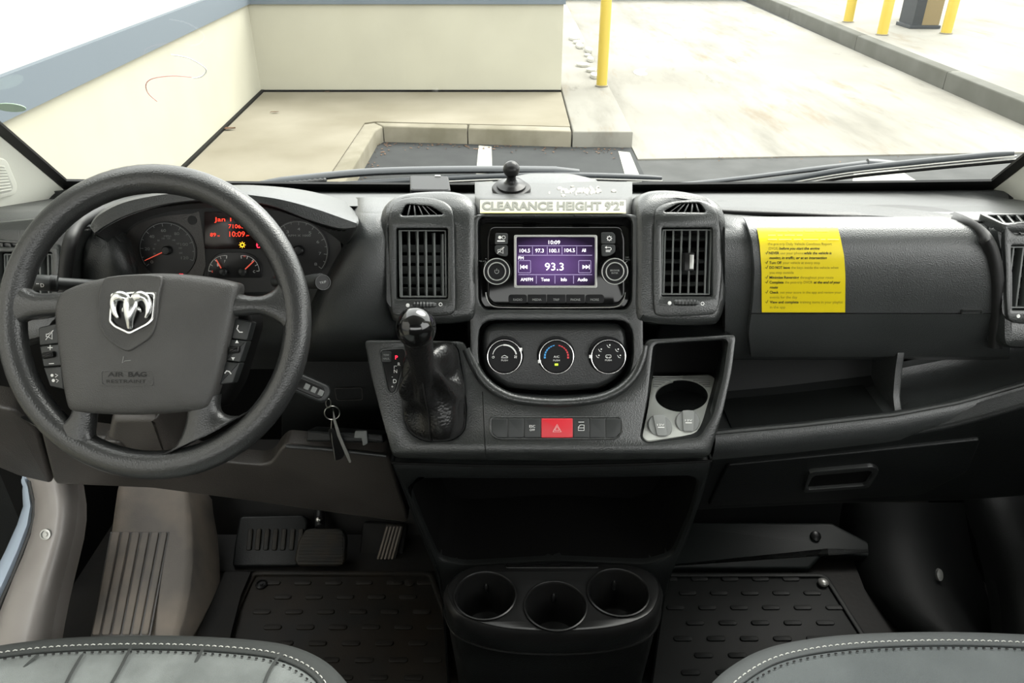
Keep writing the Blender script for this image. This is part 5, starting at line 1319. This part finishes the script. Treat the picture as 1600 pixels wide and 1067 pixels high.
# dried residue on the pad
rs = MB(); 
for i in range(46):
    x, y = random.gauss(903, 26), random.gauss(298.5, 3.2)
    if not 842 < x < 960: continue
    c = W(x, y, interp(y, [284, 292, 300, 306, 311], [1.34, 1.27, 1.215, 1.17, 1.135]) - .008)
    rs.prism(circ(0, 0, random.uniform(.002, .008), random.uniform(.001, .005), 7), -.004, .0012, axis(c, V((0, -.25, 1)), V((1, 0, 0))), px=False)
o_ = tag(rs.build('glue_residue', 'litter'), 'flaky pale glue residue on the centre dash pad', 'residue'); o_['kind'] = 'stuff'

# ================================================================ WIPERS
def wiper(label, pts, arm, rad):
    p = [V(x) for x in pts]; t = thing('wiper', label, 'wiper', p[0])
    n = len(p)
    MB().tube(p, [.0045] + [.0085] * (n - 3) + [.007, .005], 10, flat=1.0).build('blade', 'arm', t)
    MB().tube([x + V((0, -.008, -.012)) for x in p], .0035, 6).build('rubber_edge', 'black', t)
    MB().tube([x + V((0, -.009, -.002)) for x in p], .0016, 6).build('metal_strip', 'steel', t)
    MB().tube([x + V((0, -.010, -.008)) for x in p], .0012, 6).build('metal_strip', 'steel', t)
    a = [V(x) for x in arm]
    MB().tube(a, rad, 12, flat=.55).build('arm', 'arm', t)
    c = a[-1].lerp(p[n // 2], .5); MB().tube([a[-1] - V((.02, 0, 0)), a[-1] + V((.0, -.002, -.002)), a[-1] + V((.05, -.004, -.004))], [.011, .014, .010], 10, flat=.7).build('pivot_clip', 'arm', t)
Yw = lambda px: 1.66 - .20 * ((px - 830) / 800) ** 2
wiper('long wiper lying across the windscreen base behind the ball mount', [W(a, b, Yw(a)) for a, b in sm([(515, 291), (600, 286), (700, 280), (800, 276), (900, 275.5), (1034, 279)], 4, False)], [W(a, b, Yw(a) + .02) for a, b in sm([(372, 293), (420, 285), (480, 278), (560, 270), (640, 266.5), (760, 265), (870, 266)], 3, False)], [.004 + .010 * min(1, k / 4) for k in range(19)])
wiper('long wiper rising to the right windscreen pillar', [W(a, b, Yw(a) - .01) for a, b in sm([(1130, 296), (1220, 284), (1320, 267), (1420, 256), (1500, 248), (1585, 240)], 4, False)], [W(a, b, Yw(a) + .01) for a, b in sm([(1030, 290), (1080, 287), (1180, 276), (1290, 262), (1370, 254)], 3, False)], [.008] * 8 + [.009] * 3 + [.011, .011])
q = thing('washer_hose', 'ribbed black washer hose beside the left wiper arm', 'hose', W(440, 290, 1.58))
hp_ = [W(a, b, 1.575) for a, b in sm([(398, 292), (420, 290), (450, 287.5), (480, 285), (510, 282)], 8, False)]
MB().tube(hp_, [.006 if i % 2 else .0045 for i in range(len(hp_))], 10).build('tube', 'rubber', q)
# ================================================================ FOOTWELL
# driver sill trim
def sillrow(l, r, py, Y):
    out = []
    for k in range(11):
        t = k / 10; b = math.sin(math.pi * t) ** .6
        out.append(W(lerp(l, r, t), py, Y - .035 * b))
    return out
SLt = thing('sill_trim', 'grey curved step trim beside the driver door', 'trim', W(60, 990, .95))
rw = [sillrow(*a) for a in ((30, 112, 735, 1.19), (47, 117, 752, 1.17), (54, 121, 780, 1.145), (54, 121, 805, 1.125), (48, 117, 835, 1.10), (36, 109, 868, 1.07), (22, 101, 900, 1.04), (8, 93, 935, 1.01), (-6, 86, 970, .985), (-18, 80, 1005, .96), (-40, 70, 1060, .93))]
MB().slab(rw, (0, .02, -.03)).build('cover', 'sill', SLt, ang=80)
sf = axis(W(71, 835, 1.0632), V((0, -.8, .55)))
MB().lathe([(.010, -.004), (.010, .0015), (.0075, .002), (.0070, -.001), (.004, -.001), (.0035, .001), (.0003, .001)], sf, 22).build('screw', 'silver', SLt)
bs = thing('body_sill', 'light blue painted body sill at the left edge', 'body panel', W(10, 980, 1.0))
rw = []
for py, l, r, Y in ((740, 20, 48, 1.20), (760, 34, 52, 1.18), (790, 38, 57, 1.155), (820, 28, 56, 1.13), (860, 10, 44, 1.09), (900, -10, 28, 1.05), (940, -30, 12, 1.02), (990, -50, -5, .98)):
    rw.append([W(lerp(l, r, k / 4), py, Y + .025 - .02 * math.sin(math.pi * k / 4)) for k in range(5)])
MB().slab(rw, (-.02, .02, -.02)).build('panel', 'body', bs, ang=70)
MB().tube([W(a, b, Y - .004) for a, b, Y in ((48, 752, 1.175), (56, 790, 1.145), (54, 815, 1.128), (46, 840, 1.105), (22, 900, 1.05), (6, 935, 1.02), (-8, 970, .995))], .006, 8).build('door_seal', 'rubber', bs)
# wheel arch cover with ribs
WA = thing('footrest_cover', 'beige grey ribbed footrest cover left of the pedals', 'footrest', W(220, 985, 1.03))
wp = plane(770, 1.30, 990, 1.03)
def arow(l, r, py, hh):
    out = []
    for k in range(13):
        t = k / 12; e = min(t, 1 - t) * 12
        out.append(wp.px(lerp(l, r, t), py, 0) + wp.n * (-.10 * max(0, 1 - e / 1.2) ** 2 + hh))
    return out
rw = [arow(*a) for a in ((176, 300, 740, -.01), (172, 304, 765, 0), (166, 310, 800, 0), (160, 313, 840, 0), (152, 314, 880, 0), (146, 310, 920, -.002), (140, 300, 960, -.006), (134, 285, 1000, -.012), (128, 270, 1040, -.03))]
MB().slab(rw, tuple(-wp.n * .03)).build('cover', 'arch', WA, ang=80)
tops = [174, 190, 205.5, 221, 236, 251, 264]; bots = [143, 158, 174, 190, 205, 220, 234]
for i in range(6):
    o_l = [(tops[i] + 1.8, 832), (tops[i + 1] - 1.8, 832), (bots[i + 1] - 1.8, 992), (bots[i] + 1.8, 992)]
    MB().prism(rpoly(o_l, 3), -.004, .0045, wp, .002).build('rib', 'arch', WA)
MB().prism([(tops[0] - 1, 831), (tops[-1] + 1, 831), (bots[-1] + 1, 994), (bots[0] - 1, 994)], -.003, .0006, wp).build('rib_bed', 'knee', WA)
# carpet strip between arch and mat
single(MB().slab([[WZ(a, y, z) for a, z in ((lerp(l, r, k / 4), .03 + .0 * k) for k in range(5))] for y, l, r in ((893, 352, 392), (930, 335, 376), (985, 310, 362), (1060, 280, 345))], (0, 0, -.028)).build('carpet_edge', 'floor'), 'dirty dark carpet strip left of the driver mat', 'carpet')
# kick plate and pedals
pp = plane(805, 1.35, 886, 1.262)
KP = thing('dead_pedal', 'dark ribbed heel plate left of the brake pedal', 'footrest', W(420, 886, 1.28))
MB().prism(rpoly([(374, 806), (474, 804), (481, 815), (478, 840), (465, 885), (362, 886), (366, 850)], 7), -.05, 0, pp, .006).build('plate', 'lower', KP)
for k in range(7):
    x = 392 + k * 13.2
    MB().prism(rpoly([(x - 3.5, 826), (x + 4, 826), (x + 1, 860), (x - 7, 860)], 3), -.002, .005, pp, .002).build('rib', 'pedal', KP)
bp = plane(822, 1.31, 888, 1.25)
BP = thing('brake_pedal', 'wide brake pedal with horizontal rubber ribs', 'pedal', W(500, 886, 1.25))
MB().prism(rpoly([(478, 826), (534, 826), (541, 840), (538, 880), (530, 885), (466, 885), (459, 876), (466, 845)], 7), -.02, 0, bp, .005).build('pad', 'pedal', BP)
for k in range(10):
    y = 830 + k * 5.4; l = interp(y, [826, 850, 885], [476, 466, 463]) + 2
    MB().prism(rpoly([(l, y), (536, y), (536, y + 3.4), (l, y + 3.4)], 1), -.002, .003, bp, .001).build('rib', 'pedal', BP)
MB().tube([W(500, 826, 1.32), W(500, 800, 1.38), W(505, 760, 1.42)], [.012, .012, .014], 10).build('arm', 'rubber', BP)
MB().lathe([(.006, -.01), (.006, .004), (.003, .006), (.0004, .006)], axis(W(498, 812, 1.335), V((0, -1, .6))), 14).build('bolt', 'steel', BP)
apn = plane(815, 1.345, 880, 1.29)
AP = thing('accelerator_pedal', 'narrow accelerator pedal with slanted ribs by the console', 'pedal', W(608, 878, 1.29))
MB().prism(rpoly([(566, 816), (636, 820), (628, 878), (560, 872)], 6), -.03, -.006, apn, .004).build('backing', 'floor', AP)
MB().prism(rpoly([(604, 818), (632, 821), (618, 877), (588, 874)], 4), -.012, .004, apn, .003).build('pad', 'pedal', AP)
for k in range(5):
    a, b = 604.5 + k * 5.3, 589.5 + k * 5.5
    MB().prism(rpoly([(a, 822), (a + 3.2, 822), (b + 3.2, 873), (b, 873)], 1), .003, .007, apn, .001).build('rib', 'arch', AP)
# firewall carpet
struct(MB().slab([[V((x, y, z)) for x in (-.72, -.3, 0, .12)] for y, z in ((1.26, .004), (1.36, .02), (1.45, .14), (1.6, .4))], (0, .01, -.01)).build('trim_5', 'floor'), 'dirty driver toe board')
# mats
def inside(p, poly):
    c = False
    for i in range(len(poly)):
        a, b = poly[i - 1], poly[i]
        if (a[1] > p[1]) != (b[1] > p[1]) and p[0] < (b[0] - a[0]) * (p[1] - a[1]) / (b[1] - a[1]) + a[0]: c = not c
    return c
def mat_obj(label, outl, z, m_, bars, mid):
    t = thing('floor_mat', label, 'floor mat', WZ(mid[0], mid[1], 0))
    f = hz(z); o_l = [gp(a, b, z) for a, b in outl]
    MB().prism(rpoly(o_l, .02), -.010, 0, f, .004, px=False).build('sheet', m_, t)
    e = rpoly(o_l, .02); e2 = offset(e if area(e) > 0 else e[::-1], .012)
    MB().ring(e if area(e) > 0 else e[::-1], e2, -.008, .006, f, .003, px=False).build('raised_edge', m_, t)
    x0, y0 = gp(bars[0], bars[1], z); first = None
    for j in range(bars[4]):
        for i in range(bars[5]):
            x = x0 + i * .068 + (j % 2) * .034 - .0; y = y0 - j * .040
            if not inside((x - .024, y), o_l) or not inside((x + .024, y), o_l): continue
            if first is None:
                b_ = MB().prism(rrect(-.019, -.006, .019, .006, .0055, 4), 0, .0028, Fr(V((0, 0, 0)), V((1, 0, 0)), V((0, 1, 0))), .0015, px=False)
                first = b_.build('tread_bar', m_); first.parent = t; o = first
            else:
                o = first.copy(); COL.objects.link(o)
            o.location = V((x, y, z)) - V(t.location)
    return t
dm = mat_obj('black rubber driver floor mat with raised dash pattern', [(394, 894), (676, 894), (700, 960), (735, 1100), (300, 1100), (352, 985)], .014, 'mat_warm', (425, 911, 0, 0, 12, 6), (530, 980))
fx = WZ(409, 914, .014); MB().lathe([(.013, 0), (.013, .004), (.009, .006), (.0085, .003), (.004, .003), (.0035, .005), (.0004, .005)], Fr(fx, V((1, 0, 0)), V((0, 1, 0))), 24).build('fixing', 'satin', dm)
fx = WZ(640, 911, .014); MB().lathe([(.011, 0), (.011, .003), (.006, .004), (.0004, .004)], Fr(fx, V((1, 0, 0)), V((0, 1, 0))), 24).build('fixing', 'mat_warm', dm)
mat_obj('black rubber passenger floor mat with raised dash pattern', [(1020, 897), (1290, 897), (1330, 960), (1420, 1100), (945, 1100), (985, 985)], .014, 'mat', (1045, 905, 0, 0, 13, 7), (1150, 980))
# passenger kick board
kb_ = plane(815, 1.345, 890, 1.248)
KB = thing('toe_board', 'dark green black toe board under the passenger dash', 'panel', W(1180, 890, 1.32))
MB().prism(rpoly([(1040, 814), (1300, 816), (1384, 860), (1370, 872), (1290, 862), (1266, 889), (1030, 889)], 5), -.04, 0, kb_, .008).build('board', 'kick', KB)
MB().lathe([(.012, 0), (.012, .004), (.008, .006), (.0004, .006)], axis(kb_.px(1274, 838, 0), kb_.n), 20).build('fixing', 'satin', KB)
MB().ball(WZ(1286, 910, .02), .012, 14, None, (1, 1, .6)).build('stud', 'silver', KB)
struct(MB().slab([[V((x, y, z)) for x in (.12, .4, .78)] for y, z in ((1.365, .0), (1.38, .05), (1.42, .3), (1.45, .6))], (0, .02, 0)).build('trim_6', 'deep'), 'black passenger bulkhead liner')
# passenger wheel arch & door trim
pa = thing('wheel_arch_cover', 'near black wheel arch cover in the passenger footwell', 'panel', W(1430, 980, 1.1))
rw = []
for py, l, r, Y in ((785, 1310, 1540, 1.42), (820, 1320, 1540, 1.38), (870, 1330, 1535, 1.31), (920, 1345, 1545, 1.22), (960, 1375, 1560, 1.15), (1000, 1420, 1580, 1.08), (1060, 1480, 1600, 1.0)):
    rw.append([W(lerp(l, r, k / 8), py, Y - .07 * math.sin(math.pi * k / 8) ** .7) for k in range(9)])
MB().slab(rw, (0, .03, -.03)).build('cover', 'deep', pa, ang=80)
MB().lathe([(.007, -.004), (.0065, .003), (.0004, .004)], axis(W(1468, 898, 1.178), V((0, -1, .8))), 14, 1.9).build('clip', 'silver', pa)
dt = thing('sill_trim', 'black door sill trim at the lower right', 'trim', W(1570, 980, 1.0))
rw = []
for py, l, r, Y in ((760, 1520, 1640, 1.25), (800, 1527, 1650, 1.2), (850, 1545, 1670, 1.13), (900, 1558, 1690, 1.07), (940, 1566, 1700, 1.03), (990, 1570, 1710, .99), (1050, 1575, 1720, .95)):
    rw.append([W(lerp(l, r, k / 8), py, Y - .04 * math.sin(math.pi * k / 8) ** .6) for k in range(9)])
MB().slab(rw, (0, .03, -.03)).build('cover', 'deep', dt, ang=80)

# ================================================================ SEATS
def seat(label, front, zt, m_, xmid):
    pts = [WZ(a, b, zt) for a, b in front]
    t = thing('seat', label, 'seat', V((xmid, .45, 0)))
    fo = sm([(p.x, p.y) for p in pts], 5, False)
    bk_ = [(fo[-1][0], .12), (fo[-1][0] - .03, .08), (fo[0][0] + .03, .08), (fo[0][0], .12)]
    ol = fo + bk_
    if area(ol) < 0: ol = ol[::-1]
    def R(d, z): return [V((a, b, z)) for a, b in offset(ol, d)]
    cyl = [R(.006, .02), R(.004, zt - .16), R(-.004, zt - .07), R(-.003, zt - .025), R(.003, zt - .008), R(.012, zt), R(.022, zt + .003), R(.031, zt + .001)]
    ed = 'seat_edge' if m_ == 'fabric' else 'seat_edge2'
    MB().grid(cyl, cu=True).build('bolster', ed, t, ang=70)
    MB().tube([v + V((0, 0, 0)) for v in R(.0305, zt + .001)], .0022, 8, closed=True).build('piping', ed, t)
    cen = V((xmid, .4)); rows = []
    base = offset(ol, .032)
    for k, z in ((1.0, zt - .001), (.97, zt + .004), (.9, zt + .007), (.75, zt + .008), (.5, zt + .006), (.25, zt + .004), (.03, zt + .003)):
        rows.append([V((cen.x + (a - cen.x) * k, cen.y + (b - cen.y) * k, z + .0035 * math.sin(26 * (cen.x + (a - cen.x) * k) + 9 * (cen.y + (b - cen.y) * k)) * (1 if k < .95 else 0) * (1 if m_ == 'fabric' else .3))) for a, b in base])
    MB().grid(rows, cu=True, caps=True).build('insert', m_, t, ang=80)
    q = MB(); st_ = resample(offset(ol, .025), 460)
    for i in range(0, 460, 2):
        a, b = V(st_[i]), V(st_[(i + 1) % 460])
        if a.y < .3: continue
        d = (b - a) * .75; c = (a + b) / 2
        q.tube([(c.x - d.x * .8, c.y - d.y * .8, zt + .002), (c.x, c.y, zt + .0034), (c.x + d.x * .8, c.y + d.y * .8, zt + .002)], .0007, 5)
    q.build('stitching', 'stitch', t)
    q = MB(); st_ = resample(offset(ol, .040), 400)
    for i in range(0, 400, 2):
        a, b = V(st_[i]), V(st_[(i + 1) % 400])
        if a.y < .3: continue
        d = (b - a) * .3; c = (a + b) / 2
        q.tube([(c.x - d.x, c.y - d.y, zt + .006), (c.x + d.x, c.y + d.y, zt + .006)], .0012, 5)
    q.build('dark_stitching', 'rubber', t)
    return t
s1 = seat('grey fabric driver seat cushion with creased worn insert', [(-130, 1120), (-112, 1060), (-80, 1025), (-30, 1005), (50, 992), (150, 985), (280, 984), (400, 991), (468, 1004), (520, 1032), (552, 1075), (575, 1120)], .47, 'fabric', -.46)
seat('dark grey fabric passenger seat cushion with smooth insert', [(1075, 1120), (1103, 1070), (1130, 1040), (1180, 1010), (1240, 993), (1330, 982), (1450, 978), (1560, 980), (1640, 986), (1700, 1004), (1740, 1040), (1765, 1120)], .47, 'fabric2', .52)
# creases on the driver cushion
cz_ = MB()
for pts in ([(205, 1010), (190, 1040), (170, 1075)], [(318, 1012), (300, 1045), (285, 1080)], [(60, 1022), (40, 1040), (20, 1062)], [(440, 1018), (420, 1050), (410, 1080)], [(130, 1020), (112, 1050), (100, 1075)]):
    cz_.tube([WZ(a, b, .4785) for a, b in sm(pts, 5, False)], [.0005] + [.0022] * 9 + [.0008], 6, flat=.5)
cz_.build('crease', 'seat_edge', s1)
